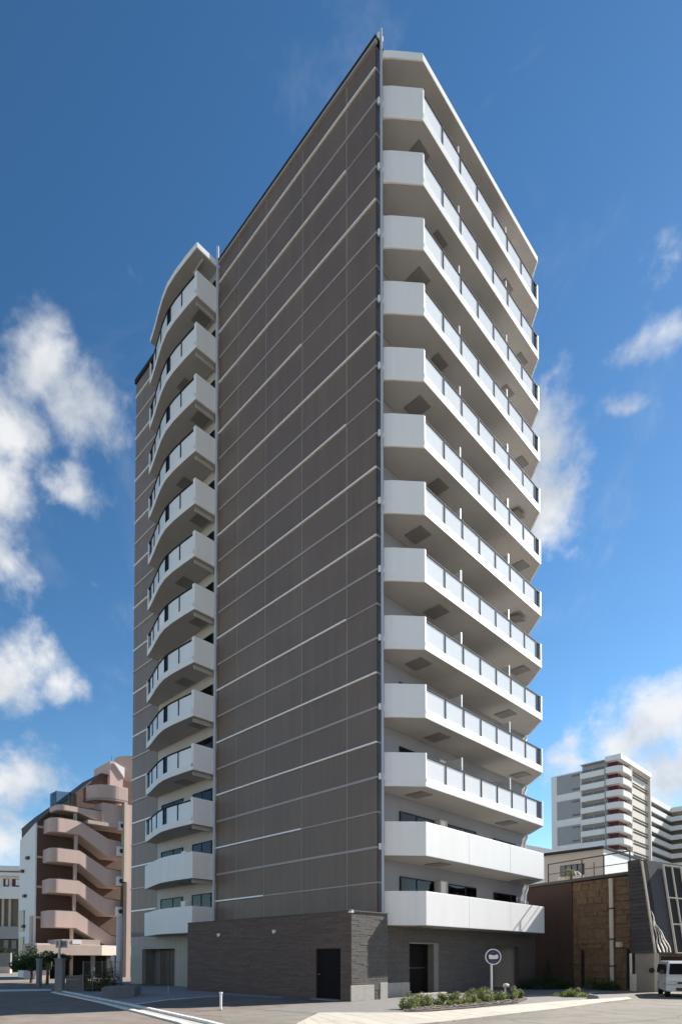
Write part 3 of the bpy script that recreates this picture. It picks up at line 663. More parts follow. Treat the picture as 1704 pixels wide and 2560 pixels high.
# right ground floor wall at y = .1
GY = .1
def rx(x, y): return T.hy(900 + x * .3189, 1950 + y * .3189, GY)
d0, d1, dz = rx(383, 1283).x, rx(570, 1290).x, rx(383, 1283).z
f1 = rx(605, 1290).x; r0, r1, rz_ = rx(1045, 1310).x, rx(1240, 1310).x, rx(1140, 1305).z
w = MB().box(.42, d0, GY, GY + .25, 0, 3.0).box(d0, f1, GY, GY + .25, dz, 3.0).box(f1, r0, GY, GY + .25, 0, 3.0).box(r0, r1, GY, GY + .25, rz_, 3.0).box(r1, XR, GY, GY + .25, 0, 3.0)
w.box(XR - .25, XR, GY + .25, 4, 0, 3.0)
gw = w.build('ground_floor_wall', M['stone_side'], tower)
kind(strips('y', GY, .42, XR, .0, 2.99, [(d0 - .0, f1, -1, dz), (r0, r1, -1, rz_), (.42, d0, -1, .62)], .075, .35, .95, 4).build('stone_strips', M['stone_side'], gw), 'stuff')
xa = (.42 + d0) / 2
for a, b in ((.42, 1.62), (1.64, d0 - .01)): MB().box(a, b, GY - .035, GY + .01, 0, .6).build('base_stone', M['base_stone'], gw, bevel=.008)
MB().box(d1, f1, GY - .05, GY + .3, 0, dz + .06).build('door_jamb', M['hatch'], gw, bevel=.008)
MB().box(d0 - .05, d1, GY - .05, GY + .3, dz, dz + .06).build('door_head', M['hatch'], gw)
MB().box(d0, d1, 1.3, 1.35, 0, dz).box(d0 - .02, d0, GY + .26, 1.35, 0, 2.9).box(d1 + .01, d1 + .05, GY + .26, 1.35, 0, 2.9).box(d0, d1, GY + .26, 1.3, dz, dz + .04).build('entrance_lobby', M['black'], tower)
ed = MB().box(d0 + .02, (d0 + d1) / 2 - .01, .55, .59, .02, dz - .03).box((d0 + d1) / 2 + .01, d1 - .02, .55, .59, .02, dz - .03).build('entrance_door', M['door_black'], tower)
MB().box(d0 + .05, d1 - .05, .50, .53, 1.18, 1.22).build('push_bar', M['door_brown'], ed)
MB().box(d0 - .1, d1 + .3, -.45, GY - .04, 0, .11).build('entrance_step', M['base_stone'], tower, bevel=.015)
MB().box(r0 - .3, r1 + .2, 2.2, 2.25, 0, rz_ + .1).box(r0 - .3, r0 - .25, GY + .26, 2.2, 0, 2.9).box(r1 + .2, r1 + .25, GY + .26, 2.2, 0, 2.9).build('porch_wall', M['wall_warm'], tower)
MB().box(r0 - .3, r1 + .2, GY + .26, 2.2, rz_ + .05, rz_ + .1).build('porch_ceiling', M['soffit'], tower)
# left wing ground floor: beige tile wall with the entrance recess, x = .03 plane
BX = .03
def lx(x, y): return T.hx(x * .3827, 1850 + y * .3827, BX)
e0, e1, ez = lx(1142, 1365).y, lx(930, 1365).y, lx(1000, 1365).z
w = MB().box(BX, BX + .25, PY1, e0, 0, 3.28).box(BX, BX + .25, e0, e1, ez, 3.28).box(BX, BX + .25, e1, YB, 0, 3.28).box(BX + .25, XR, YB - .25, YB, 0, 3.28)
w.build('wing_base_wall', M['beige_tile'], tower)
MB().box(.9, .95, e0 - .05, e1 + .05, 0, ez + .2).box(BX + .26, .9, e1 + .0, e1 + .05, 0, ez + .2).box(BX + .26, .9, e0 - .05, e0, 0, ez + .2).build('recess_wall', M['hatch'], tower)
MB().box(BX + .26, .9, e0, e1, ez + .02, ez + .06).build('recess_ceiling', M['soffit'], tower)
for i in range(3):
    MB().box(.83, .89, e0 + 1.35 + i * .62, e0 + 1.94 + i * .62, .02, ez).build('bin_store_door', M['door_brown'], tower, bevel=.006)

# ------------------------------------------------------------------ pink stair building on the left
SC = DP(88, 2446, 50.0); S = Frame(SC, R(45))
stair = tag(empty('stair_building', S.P, S.th), 'pink and brown brick building with zigzag outside staircase beside the tower', 'building')
def cs(x, y): return x * .2168, 1880 + y * .2168
def W0(x, y, off=0.0):
    p = S.hy(*cs(x, y), off); return (p.x, p.z)
xr = W0(1560, 1500)[0] + 2.0
wallpts = [(0, 0)] + [(0, W0(410, 820)[1])] + [W0(590, 690), W0(860, 500), W0(1160, 268), W0(1300, 300)] + [(xr, W0(1300, 300)[1]), (xr, 0)]
bw = MB().xz(wallpts, 0, 3.9).build('brick_wall', M['brick'], stair)
# roof edge along the sloping top
tops = wallpts[1:6]
for i in range(len(tops) - 1):
    (xa_, za), (xb_, zb_) = tops[i], tops[i + 1]
    MB().xz([(xa_, za), (xb_, zb_), (xb_, zb_ + .18), (xa_, za + .18)], -.15, 4.0).build('roof_edge', M['roof_brown'], stair)
# white flank with little vents
fl = MB().yz([(0, 0), (3.9, 0), (3.9, wallpts[1][1] - .9), (0, wallpts[1][1] + .05)], -.12, -.002).build('flank_wall', M['far_white'], stair)
for (yy, zz) in ((1.6, 10.2), (2.9, 9.2), (2.2, 7.0), (2.4, 4.4)):
    MB().box(-.34, -.12, yy - .25, yy + .25, zz - .12, zz + .12).build('vent_hood', M['rail'], fl)
for zz in (2.9, 5.2): MB().box(-.2, -.12, 2.4, 3.6, zz - 1.2, zz + .6).build('window', M['far_pane'], fl)
MB().box(-.28, -.12, .2, .7, 0, 5.2).build('pilaster', M['cream'], fl)
for (y0, y1) in ((855, 890), (1205, 1228), (1550, 1560), (1905, 1915)):
    z = W0(410, y0)[1]
    MB().box(-.02, W0(600, y0)[0] + .5, -.06, 0, z - .09, z + .09).build('band', M['pink_tan'], stair)
# flights: landing with a rounded end, a sloping flight, a lower landing
OFF = -1.9
levels = [  # (left end, flat start, slope start, slope end, right end): x, top, bottom in crop pixels
    [(668, 640, 690), (920, 640, 700), (1262, 700, 862), (1440, 795, 930)],
    [(600, 803, 960), (930, 798, 955), (1245, 1000, 1205), (1430, 1085, 1262)],
    [(590, 1140, 1290), (920, 1138, 1290), (1235, 1345, 1545), (1425, 1430, 1585)],
    [(580, 1488, 1635), (910, 1485, 1640), (1215, 1690, 1880), (1415, 1780, 1900)],
    [(565, 1845, 2030), (880, 1840, 2030), (1290, 2120, 2270), (1480, 2200, 2300)]]
def flight(parent, pts, m, first=False):
    P = [(S.hy(*cs(x, t), OFF), S.hy(*cs(x, b), OFF)) for (x, t, b) in pts]
    xl, xs_, xe, xr_ = [p[0].x for p in P]; zt = [p[0].z for p in P]; zb = [p[1].z for p in P]
    ztl, zbl = zt[1], zb[1]
    path = []; T_ = []; B_ = []
    rr = .6
    for i in range(9):                                         # rounded left end
        a = math.pi / 2 * i / 8; path.append((xl + rr - rr * math.sin(math.pi / 2 - a) if False else xl + rr * (1 - math.cos(a)), OFF + .02 + rr - rr * math.sin(a) if False else OFF + rr * (1 - math.sin(a)))); T_.append(ztl); B_.append(zbl)
    path = [(xl, -.02)] + path; T_ = [ztl] + T_; B_ = [zbl] + B_
    path += [(xs_, OFF), (xe, OFF), (xr_, OFF)]; T_ += [ztl, zt[2], zt[2] - (.12 if not first else .1)]; B_ += [zbl, zb[2], zb[2] - .05]
    s = MB().strip(path, .16, B_, T_).build('stair_parapet', m, parent, bevel=.02)
    # slab under it and the darker soffit
    lo = [(p[0], p[1]) for p in path[:-3]] + [(xs_, OFF), (xs_, -.02)]
    MB().prism([(x + .05 if x < xs_ - .1 else x, y + .05 if y < -.1 else y) for x, y in lo], zbl - .02, zbl + .14).build('landing', M['pink_tan'], s)
    MB().xz([(xs_, zbl), (xe, zb[2]), (xe, zb[2] + .2), (xs_, zbl + .2)], OFF + .17, -.02).build('stair_slab', M['pink_tan'], s)
    MB().box(xe, xr_, OFF + .17, -.02, zb[2] - .02, zb[2] + .18).build('landing', M['pink_tan'], s)
    n = 11                                                     # the treads behind the parapet
    for i in range(n):
        x0 = xs_ + (xe - xs_) * i / n; x1 = xs_ + (xe - xs_) * (i + 1) / n; z0_ = zbl + .2 + (zb[2] - zbl) * (i + .5) / n
        MB().box(x0, x1, OFF + .18, -.03, z0_ - .05, z0_ + .1).build('tread', M['pink_tan'], s)
    # thin cap rail
    MB().strip(path[9:], .2, [t + .0 for t in T_[9:]], [t + .06 for t in T_[9:]]).build('cap_rail', M['roof_brown'], s)
    return xs_, zbl, ztl, xl
cols_z = []
for i, l in enumerate(levels): cols_z.append(flight(stair, l, M['pink'], i == 0))
for i in range(len(cols_z) - 1):
    xs_, zbl, _, _ = cols_z[i]; x2, _, zt2, _ = cols_z[i + 1]
    MB().box(xs_ - .35, xs_ - .12, OFF + .2, OFF + .45, zt2 - .6, zbl).build('column', M['pink_tan'], stair)
xs_, zbl, _, _ = cols_z[-1]; MB().box(xs_ - .35, xs_ - .12, OFF + .2, OFF + .45, 0, zbl).build('column', M['pink_tan'], stair)
# glass screen on the top landing
xs_, zbl, ztl, xl = cols_z[0]
sc = MB().strip([(xl, -.1), (xl, OFF + .4), (xl + .9, OFF + .1), (xs_ - .2, OFF + .1)], .02, ztl + .1, ztl + 1.15).build('glass_screen', M['glass'], stair)
for (x, y) in ((xl, OFF + .4), (xl + .9, OFF + .1), (xs_ - .6, OFF + .1)):
    MB().box(x - .02, x + .02, y - .03, y + .01, ztl, ztl + 1.2).build('post', M['rail'], sc)
# upper round balcony, side room and rooftop bits
p0 = S.hy(*cs(1110, 340), -2.6); p1 = S.hy(*cs(1370, 560), -2.6); p2 = S.hy(*cs(1480, 300), -2.6)
pts = []
for i in range(13):
    a = math.pi * .5 * i / 12; r_ = p1.x - p0.x; pts.append((p0.x + r_ * (1 - math.cos(a)) , -.5 - 2.1 * math.sin(a)))
rb = MB().strip(pts + [(p2.x, -2.6)], .16, p1.z, p0.z).build('balcony', M['pink'], stair, bevel=.02)
MB().prism(pts + [(p2.x, -2.6), (p2.x, -.4)], p1.z - .05, p1.z + .12).build('landing', M['pink_tan'], rb)
MB().box(p1.x - 1.2, p2.x + 1.5, -2.2, -.05, p1.z - 2.2, p1.z - .3).build('side_room', M['pink'], stair)
MB().box(p0.x - .5, p2.x + 2, -2.3, .0, p0.z - 3.6, p0.z - 3.3).build('landing', M['pink_tan'], stair)
q = S.hy(*cs(1270, 290), -.5); q2 = S.hy(*cs(1420, 150), -.5)
pen = MB().xz([(q.x, q.z - 1), (q2.x, q.z - 1), (q2.x, q2.z - .2), (q.x + .5, q2.z + .1), (q.x, q2.z + .1)], -.5, 3).build('roof_hut', M['pink'], stair)
MB().xz([(q.x + .3, q2.z + .0), (q2.x + .1, q2.z - .25), (q2.x + .1, q2.z - 1.2)], -.62, -.52).build('white_panel', M['far_white'], pen)
MB().tube([(q.x + .2, -.4, q2.z), (q.x + .2, -.4, q2.z + .6)], .03, 6).build('mast', M['rail'], pen)
q3 = S.hy(*cs(1430, 120), 1.0)
MB().tube([(q3.x + 1.6, 2.5, q.z - 3), (q3.x + 1.6, 2.5, S.hy(*cs(1500, 40), 1.0).z)], 1.7, 24).build('water_tank', M['pink_tan'], stair, smooth=False)
# cream fin beside the tower
c0 = S.hy(*cs(1440, 580), -2.6); c1 = S.hy(*cs(1522, 580), -2.6)
zf_ = S.hy(318, 2205, -2.6).z
fin = MB().box(c0.x, c0.x + .26, -2.6, -2.0, zf_, c0.z).build('fin_wall', M['cream'], stair)
MB().box(c0.x, c0.x + .26, -2.55, -2.0, 0, zf_ - .002).build('fin_wall', M['roof_brown'], stair)
MB().box(c0.x + .34, c1.x + .1, -2.45, -1.9, 0, c0.z - .1).build('fin_wall', M['pink'], stair)
for lv in levels[:4]:                                          # white outdoor units at the right landings
    x, t, b = lv[3]; p = S.hy(*cs(x - 40, t + 40), OFF - .25)
    u = MB().box(p.x - .3, p.x + .32, OFF - .42, OFF - .05, p.z - .55, p.z + .25).build('air_conditioner', M['white_clean'], stair, bevel=.03)
    MB().tube([(p.x + .05, OFF - .425, p.z - .15), (p.x + .05, OFF - .44, p.z - .15)], .2, 14).build('fan_grille', M['rail'], u)
# podium canopy, piers and the dark carport under it
cz1 = S.hy(100, 2361, -3.0).z; cz0 = S.hy(100, 2388, -3.0).z
k0 = S.hy(92, 2380, -3.4).x; k1 = S.hy(255, 2380, -3.4).x
can = MB().prism([(k0, -3.4), (k1, -3.4), (k1 + 2.2, -2.2), (k1 + 6, -2.2), (k1 + 6, -.05), (k0, -.05)], cz0, cz1).build('canopy', M['pink_tan'], stair, bevel=.02)
MB().box(k1 - 3.2, k1 - .1, -3.3, -.1, cz1, cz1 + .45).build('upstand', M['pink_tan'], can)
MB().box(k1 - 2.4, k1 - 1.7, -3.36, -3.305, cz1 + .08, cz1 + .4).build('white_box', M['white_clean'], can)
MB().box(-.9, .15, -2.9, -.05, 0, cz1 + .1).build('pier', M['pink'], stair)
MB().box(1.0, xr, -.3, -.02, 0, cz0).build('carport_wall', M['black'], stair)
for i, x in enumerate((3.6, 4.9, 6.0, 8.4, 10.6)): MB().box(x, x + .3, -2.6, -2.3, 0, cz0).build('pier', M['roof_brown'] if i % 2 else M['concrete'], stair)
MB().box(7.0, 8.4, -.5, -.32, .9, 1.9).build('sign_board', M['cream'], stair)
MB().box(8.9, 9.6, -.9, -.32, .1, 2.2).build('locker', M['metal_grey'], stair)

# ------------------------------------------------------------------ far left house
F1 = Frame(DP(52, 2440, 74.0), R(8))
house = tag(empty('terrace_house', F1.P, F1.th), 'white building with dark red doors and cream pillars behind the stair building', 'building')
def f1(u, v, o=0.0): p = F1.hy(u, v, o); return p.x, p.z
X0 = f1(-60, 2300)[0]; X1 = f1(56, 2300)[0] + 3
def zz(v): return f1(20, v)[1]
MB().box(X0, X1, .6, 10, 0, zz(2172)).build('wall', M['far_white'], house)
for v0, v1, o in ((2178, 2166, -.6), (2190, 2182, -.3)): MB().box(X0, X1, o, .6, zz(v0), zz(v1)).build('eaves', M['far_white'], house)
MB().box(X0, X1, -.2, .6, zz(2247), zz(2217)).build('balcony', M['far_white'], house)
for a, b in ((5, 18), (27, 48)):
    d = MB().box(f1(a, 2200)[0], f1(b, 2200)[0], .5, .59, zz(2219), zz(2196)).build('door', M['red'], house)
    MB().box(f1(a + (b - a) * .45, 2200)[0], f1(b - 1, 2200)[0], .46, .49, zz(2212), zz(2197)).build('pane', M['far_white'], d)
MB().box(X0, X1, .3, .59, zz(2316), zz(2247)).build('window_band', M['olive'], house)
for u in (-30, -8, 5, 22, 46): MB().box(f1(u, 2280)[0], f1(u + 5, 2280)[0], .0, .29, zz(2316), zz(2247)).build('pillar', M['cream'], house)
MB().box(X0, X1, -.1, .6, zz(2347), zz(2316)).build('grey_band', M['far_grey'], house)
MB().box(X0, X1, .3, .59, 0, zz(2347)).build('lower_wall', M['blinds'], house)
for u in (8, 28): MB().box(f1(u, 2360)[0], f1(u + 12, 2360)[0], .2, .29, zz(2372), zz(2350)).build('window', M['far_pane'], house)
gw_ = tag(empty('garden_wall', F1.world(0, -6), F1.th), 'low stone garden wall with cream base beside the side road', 'wall')
MB().box(X0, X1 - 2, 0, .4, .5, 2.3).build('wall', M['concrete'], gw_); MB().box(X0, X1 - 2, -.1, .5, 0, .5).build('base', M['cream'], gw_)
MB().box(X0, X1 - 2, -.15, .5, .5, .75).build('ledge', M['pink'], gw_)

# ------------------------------------------------------------------ brown building on the right
BC = DP(1577, 2477, 30.6); N = Frame(BC, R(30.7))             # local y runs back along the wall that faces left
brown = tag(empty('brown_building', N.P, N.th), 'low brown rubble walled building with slanted dark shingle front', 'building')
def nx(u, v, x=0.0): p = N.hx(u, v, x); return p.y, p.z
HB = nx(1575, 2186)[1]
ymid = nx(1430, 2300)[0]; yend = nx(1325, 2300)[0] + 3
MB().box(.12, 9, 0, yend, 0, HB).build('building_block', M['rock_dark'], brown)
MB().box(-.02, .11, ymid, yend, 0, HB - .02).build('shaded_wall', M['rock_dark'], brown)  # stretch in the tower's shadow, the shade put into its darker colour
rw = MB().box(.04, .11, 0, ymid, 0, HB - .05).build('rubble_wall', M['rock'], brown)
rg = random.Random(11); z = 0.0
while z < HB - .1:
    h = rg.uniform(.2, .5); y = -rg.uniform(0, .4)
    if z + h > HB - .12: h = HB - .06 - z
    while y < ymid:
        l = rg.uniform(.25, 1.1); a = max(y, 0); b = min(y + l, ymid); y += l
        if b - a < .05: continue
        j = lambda: rg.uniform(-.022, .022); d = rg.uniform(.02, .075)
        h2 = h * rg.uniform(.9, 1.0)
        A_ = [(.06, a, z), (.06, b, z), (.06, b, z + h), (.06, a, z + h)]
        B_ = [(.06 - d, a + .012 + abs(j()), z + .01 + abs(j())), (.06 - d, b - .012 - abs(j()), z + .01 + abs(j())), (.06 - d - j() * .5, b - .014 - abs(j()), z + h - .012 - abs(j())), (.06 - d, a + .012 + abs(j()), z + h - .012 - abs(j()))]
        MB().hull2(A_, B_).build('stone', M['rock'], rw)
    z += h
MB().box(-.1, 9.1, -.05, yend, HB, HB + .16).build('parapet_cap', M['roof_brown'], brown)
yp = nx(1531, 2300)[0]; MB().tube([(-.14, yp, .1), (-.14, yp, HB - .1)], .11, 10).build('drain_pipe', M['cream'], brown)
for zq in (1.2, 2.6, 4.2): MB().box(-.28, 0, yp - .14, yp + .14, zq, zq + .07).build('pipe_clip', M['rail'], brown)
for u in (1457, 1571):
    yq = nx(u, 2430)[0]; MB().box(-.10, .0, yq - .06, yq + .06, .1, 2.1).build('slot_drain', M['black'], brown)
ml = nx(1552, 2363); MB().box(-.35, -.02, ml[0] - .1, ml[0] + .1, ml[1] - .1, ml[1] + .16).build('meter_box', M['cream'], brown, bevel=.02)
# roof terrace railing
tr = [nx(1366, 2200)[0], nx(1450, 2200)[0], nx(1505, 2200)[0], nx(1570, 2200)[0]]
for y in tr: MB().box(.1, .15, y - .025, y + .025, HB + .16, HB + 1.25).build('railing_post', M['rail'], brown)
MB().box(.1, .15, tr[3], tr[0], HB + 1.2, HB + 1.26).build('handrail', M['rail'], brown); MB().box(.11, .14, tr[3], tr[0], HB + .62, HB + .66).build('railing_bar', M['rail'], brown)
# slanted shingle cheek and front
p_tl = nx(1576, 2150, -.25); p_tr = nx(1598, 2148, -.25); p_br = nx(1633, 2383, -.25); p_bl = nx(1582, 2383, -.25)
zl, zt_ = p_br[1], p_tr[1]
cheek = MB().yz([(p_bl[0] + .1, zl), (p_br[0], zl), (p_tr[0], zt_), (p_tl[0] + .2, zt_)], -.24, .35).build('shingle_cheek', M['shingle'], brown)
nrow = 24
for i in range(nrow):                                          # overlapping shingle courses on the cheek
    t0, t1 = i / nrow, (i + 1) / nrow; z0_, z1_ = zl + (zt_ - zl) * t0, zl + (zt_ - zl) * t1
    yf0 = p_br[0] + (p_tr[0] - p_br[0]) * t0; yf1 = p_br[0] + (p_tr[0] - p_br[0]) * t1
    A_ = [(-.24, p_bl[0] + .1, z0_), (-.24, yf0, z0_), (-.24, yf1, z1_), (-.24, p_bl[0] + .1, z1_)]
    B_ = [(-.285, p_bl[0] + .1, z0_), (-.285, yf0, z0_), (-.25, yf1, z1_), (-.25, p_bl[0] + .1, z1_)]
    MB().hull2(A_, B_).build('shingle_course', M['shingle'], cheek)
yb_, yt_ = p_br[0], p_tr[0]; LEN = 9.0
fr = MB().hull2([(-.2, yb_, zl), (LEN, yb_, zl), (LEN, yt_, zt_), (-.2, yt_, zt_)], [(-.2, yb_ + .3, zl), (LEN, yb_ + .3, zl), (LEN, yt_ + .3, zt_), (-.2, yt_ + .3, zt_)]).build('slanted_front', M['shingle'], brown)
def sl(x, t, o=0.0):                                           # a point on the slanted front, t from foot to head
    return (x, yb_ + (yt_ - yb_) * t - o, zl + (zt_ - zl) * t)
def slat(nm, a, b, w, m, o=.06, parent=None):
    d = (Vector(b) - Vector(a)).normalized() * .0; px = Vector((w, 0, 0)) if abs(a[0] - b[0]) < abs(a[2] - b[2]) else Vector((0, 0, w))
    A_ = [Vector(a), Vector(a) + px, Vector(b) + px, Vector(b)]; B_ = [q + Vector((0, -o, 0)) for q in A_]
    return MB().hull2(A_, B_).build(nm, m, parent or fr)
slat('edge_batten', sl(-.24, 0, .01), sl(-.24, .98, .01), .12, M['cream'])
# glazing bays of the slanted front further along, with pale frames
gx = [1.55, 2.3, 3.1, 4.0, 5.0, 6.0]
for i in range(5):
    for t0, t1, mt in ((.02, .30, M['glass_tint']), (.32, .58, M['glass_tint']), (.62, .95, M['glass_tint'])):
        A_ = [Vector(sl(gx[i] + .06, t0, .02)), Vector(sl(gx[i + 1] - .02, t0, .02)), Vector(sl(gx[i + 1] - .02, t1, .02)), Vector(sl(gx[i] + .06, t1, .02))]
        MB().hull2(A_, [q + Vector((0, -.03, 0)) for q in A_]).build('pane', M['black'] if mt is M['glass_tint'] else mt, fr)
for x in gx: slat('mullion', sl(x - .03, .0, .02), sl(x - .03, .97, .02), .05, M['lamp_cream'], .1)
for t in (0.0, .31, .60, .96): slat('transom', sl(1.5, t, .02), sl(6.1, t, .02), .06, M['lamp_cream'], .1)
# a loose pale tarpaulin hanging down the near edge
tp = MB()
for i in range(4):
    t0 = .44 - .03 * i; x1 = -.02 + i * .30
    a, b = Vector(sl(-.12 + i * .03, t0, .10)), Vector(sl(x1, .01, .10 + .02 * i))
    A_, B_ = [], []
    for j in range(9):
        q = a.lerp(b, j / 8) + Vector((.10 * (j / 8) * (1 - j / 8) * 4 * (.3 + .12 * i), -.04 * math.sin(j * 1.7 + i), 0)); w = .02 + .10 * j / 8
        A_.append(q); B_.append(q + Vector((w, -.02 * math.sin(j + i), .01)))
    k = len(tp.v)
    for p, q in zip(A_, B_): tp.v += [tuple(p), tuple(q), tuple(q + Vector((0, -.012, 0))), tuple(p + Vector((0, -.012, 0)))]
    for j in range(8):
        for c in range(4): tp.f.append((k + 4 * j + c, k + 4 * j + (c + 1) % 4, k + 4 * j + 4 + (c + 1) % 4, k + 4 * j + 4 + c))
tag(tp.build('tarpaulin', M['lamp_cream'], None, loc=N.P, rz=N.th, smooth=True), 'crumpled pale tarpaulin hanging on the slanted shingle front', 'tarpaulin')
# wall and garage below
MB().box(-.2, .2, p_br[0] + .02, p_bl[0] - .05, 0, zl).build('pier_wall', M['pier'], brown)
MB().tube([(-.3, p_bl[0] + .12, 0), (-.3, p_bl[0] + .12, zl)], .06, 10).build('drain_pipe', M['lamp_cream'], brown)
MB().box(-.42, -.2, p_bl[0] - .12, p_bl[0] + .02, 0, .85).build('pipe_guard', M['lamp_cream'], brown)
MB().box(.2, LEN, 3.0, 3.2, 0, zl).box(.2, LEN, yb_ + .3, 3.0, zl - .15, zl).build('garage_wall', M['blinds'], brown)
MB().box(.2, .5, yb_ + .1, yb_ + .4, 0, zl).build('garage_post', M['roof_brown'], brown)
ml = nx(1629, 2426, -.3); mir = MB().tube([(-.32, ml[0], ml[1]), (-.38, ml[0] - .02, ml[1])], .13, 16).build('round_vent', M['black'], brown)
# palm on the roof terrace
def frond_palm(loc, label):
    r = tag(empty('palm', loc), label, 'palm')
    MB().tube([(0, 0, 0), (.03, 0, .4), (.0, .02, .75)], [.09, .07, .06], 8).build('trunk', M['bark'], r)
    mb = MB(); rg = random.Random(4)
    for i in range(22):
        a = 2 * math.pi * i / 22 + rg.uniform(-.15, .15); ln = rg.uniform(.5, .85); up = rg.uniform(.2, .75); P = []
        for j in range(6):
            t = j / 5; P.append(Vector((math.cos(a) * ln * t, math.sin(a) * ln * t, .72 + up * t - .95 * t * t)))
        for j in range(5):
            sd = Vector((-math.sin(a), math.cos(a), 0)); w = .05
            for sg in (-1, 1):
                for q in range(2):
                    b0 = P[j].lerp(P[j + 1], q * .5); e = b0 + sd * sg * .2 * (1 - j / 6) + (P[j + 1] - P[j]) * .8 + Vector((0, 0, -.06)); k = len(mb.v)
                    mb.v += [tuple(b0), tuple(b0 + (P[j + 1] - P[j]) * .25), tuple(e)]; mb.f.append((k, k + 1, k + 2))
    mb.build('fronds', M['leaf_yellow'], r)
    return r
frond_palm(N.world(1.0, nx(1397, 2200)[0], HB + .1), 'yellow green palm on the roof of the brown building')

# ------------------------------------------------------------------ cream house and white house behind the brown wall
K = Frame(DP(1511, 2440, 46.0), T.th)
cream = tag(empty('cream_house', K.P, K.th), 'cream rendered house with flat dark roof edge behind the brown wall', 'building')
def kx(u, v, x=0.0): p = K.hx(u, v, x); return p.y, p.z
hz = kx(1508, 2121)[1]; ky = kx(1361, 2200)[0]
MB().box(0, 8, .06, ky, 0, hz).build('wall', M['cream'], cream); sw_ = MB().box(.05, 8, -.0, .058, 0, hz).build('side_wall', M['far_white'], cream)
for i in range(3): MB().box(.9 + i * 2.2, 2.1 + i * 2.2, -.05, -.002, hz - 3.6, hz - 1.9).build('window', M['far_pane'], sw_); MB().box(-.25, 8.2, -.1, ky + .2, hz, hz + .18).build('roof_edge', M['rail'], cream)
y0, z0 = kx(1458, 2186); y1, z1 = kx(1400, 2165)
wnd = MB().box(-.06, -.002, y0, y1, z0, z0 + (z1 - z0) * 1.0).build('window', M['black'], cream)
for i in range(4):
    a = y0 + (y1 - y0) * i / 4; b = y0 + (y1 - y0) * (i + 1) / 4
    MB().box(-.085, -.065, a + .06, b - .06, z0 + .06, z1 - .06).build('pane', M['far_pane'], wnd)
MB().box(-.14, -.002, y0 - .1, y1 + .2, z0 - .9, z0 - .05).build('sill_band', M['far_cream'], cream)
for u in (1459, 1484): yq = kx(u, 2190)[0]; MB().box(-.03, -.002, yq - .03, yq + .03, 0, z1).build('joint', M['olive'], cream)
V = Frame(DP(1500, 2300, 70.0), T.th)
whiteh = tag(empty('white_house', V.P, V.th), 'plain white block with sloping top between tower and high rise', 'building')
def vx(u, v): p = V.hx(u, v, 0); return p.y, p.z
a = vx(1421, 2131); b = vx(1330, 2103)
MB().yz([(a[0], 0), (b[0] + 4, 0), (b[0] + 4, b[1] + .6), (a[0], a[1])], 0, 10).build('wall', M['far_white'], whiteh)

# ------------------------------------------------------------------ white high rise far behind
HR = Frame(DP(1557, 2400, 140.0), T.th)
rise = tag(empty('high_rise', HR.P, HR.th), 'far white high rise with banded balconies and dark red walls', 'building')
def c6(x, y): return 1330 + x * .2385, 1850 + y * .2385
def hxr(x, y, o=0.0): p = HR.hx(*c6(x, y), o); return p.y, p.z
def hyr(x, y, o=0.0): p = HR.hy(*c6(x, y), o); return p.x, p.z
ztop = hxr(945, 175)[1]; pitch = 2.86
y_pipe = hxr(762, 400)[0]; y_bal = hxr(497, 400)[0]; y_end = hxr(185, 500)[0]; x_end = hyr(1245, 500)[0]; x_mid = hyr(1040, 500)[0]
zg = hxr(500, 265)[1]; zpan = hxr(240, 385)[1]
MB().box(1.5, x_end, 1.2, y_pipe, 0, ztop - .3).build('wall', M['red'], rise)
MB().box(1.4, x_end, y_pipe, y_bal, 0, zg).build('wall', M['far_grey'], rise)
MB().box(.6, x_end, y_bal, y_end, 0, zpan + .3).build('wall', M['far_white'], rise)
MB().box(-.1, x_end, -.1, y_pipe, ztop - .3, ztop + .9).build('roof_band', M['far_white'], rise)
MB().box(.3, 2, y_pipe, y_bal, zg - .1, zg + .15).build('roof_edge', M['far_grey'], rise)
# corner balconies with rounded white parapets, red walls behind
corner = [(0, y_pipe - .15), (0, 1.3), (.25, .55), (1.0, .05), (x_mid * .7, -.05), (x_mid, .25)]
z = ztop - 2.9; k = 0
while z > 2:
    pb = MB().strip(corner, -.25, z - .3, z + 1.15).prism(corner + [(x_mid, 1.2), (1.4, y_pipe - .15)], z - .3, z - .15).build('balcony', M['far_white'], rise, bevel=.04)
    pn = MB().box(1.36, 1.49, 3.6, y_pipe - .4, z + .1, z + 2.2).build('window', M['plum'], pb)
    MB().box(1.30, 1.35, 4.9, 5.0, z + .1, z + 2.2).build('mullion', M['far_grey'], pb)
    # right part: strip windows between cream bands
    w = MB().box(x_mid + 1.2, x_end - .3, .95, 1.19, z + .9, z + 2.15).build('window', M['olive'], rise)
    MB().box(x_mid + 1.2, x_end - .3, .75, .94, z + 1.45, z + 1.6).build('window_rail', M['far_cream'], w)
    MB().box(x_mid, x_end, .8, .949, z + 2.15, z + 3.76).build('band', M['far_cream'], rise)
    z -= pitch; k += 1
MB().box(x_mid - .3, x_mid + .1, -.1, 1.2, 0, ztop - 1).build('fin', M['far_cream'], rise)
MB().box(x_mid + .1, x_mid + 1.2, .5, 1.2, 0, ztop).build('fin', M['far_cream'], rise); MB().box(x_end - .3, x_end + .3, .2, 1.5, 0, ztop).build('fin', M['far_cream'], rise)
MB().tube([(-.2, y_pipe, 0), (-.2, y_pipe, ztop)], .12, 6).build('drain_pipe', M['far_grey'], rise)
z = zg - 2.9 - .3
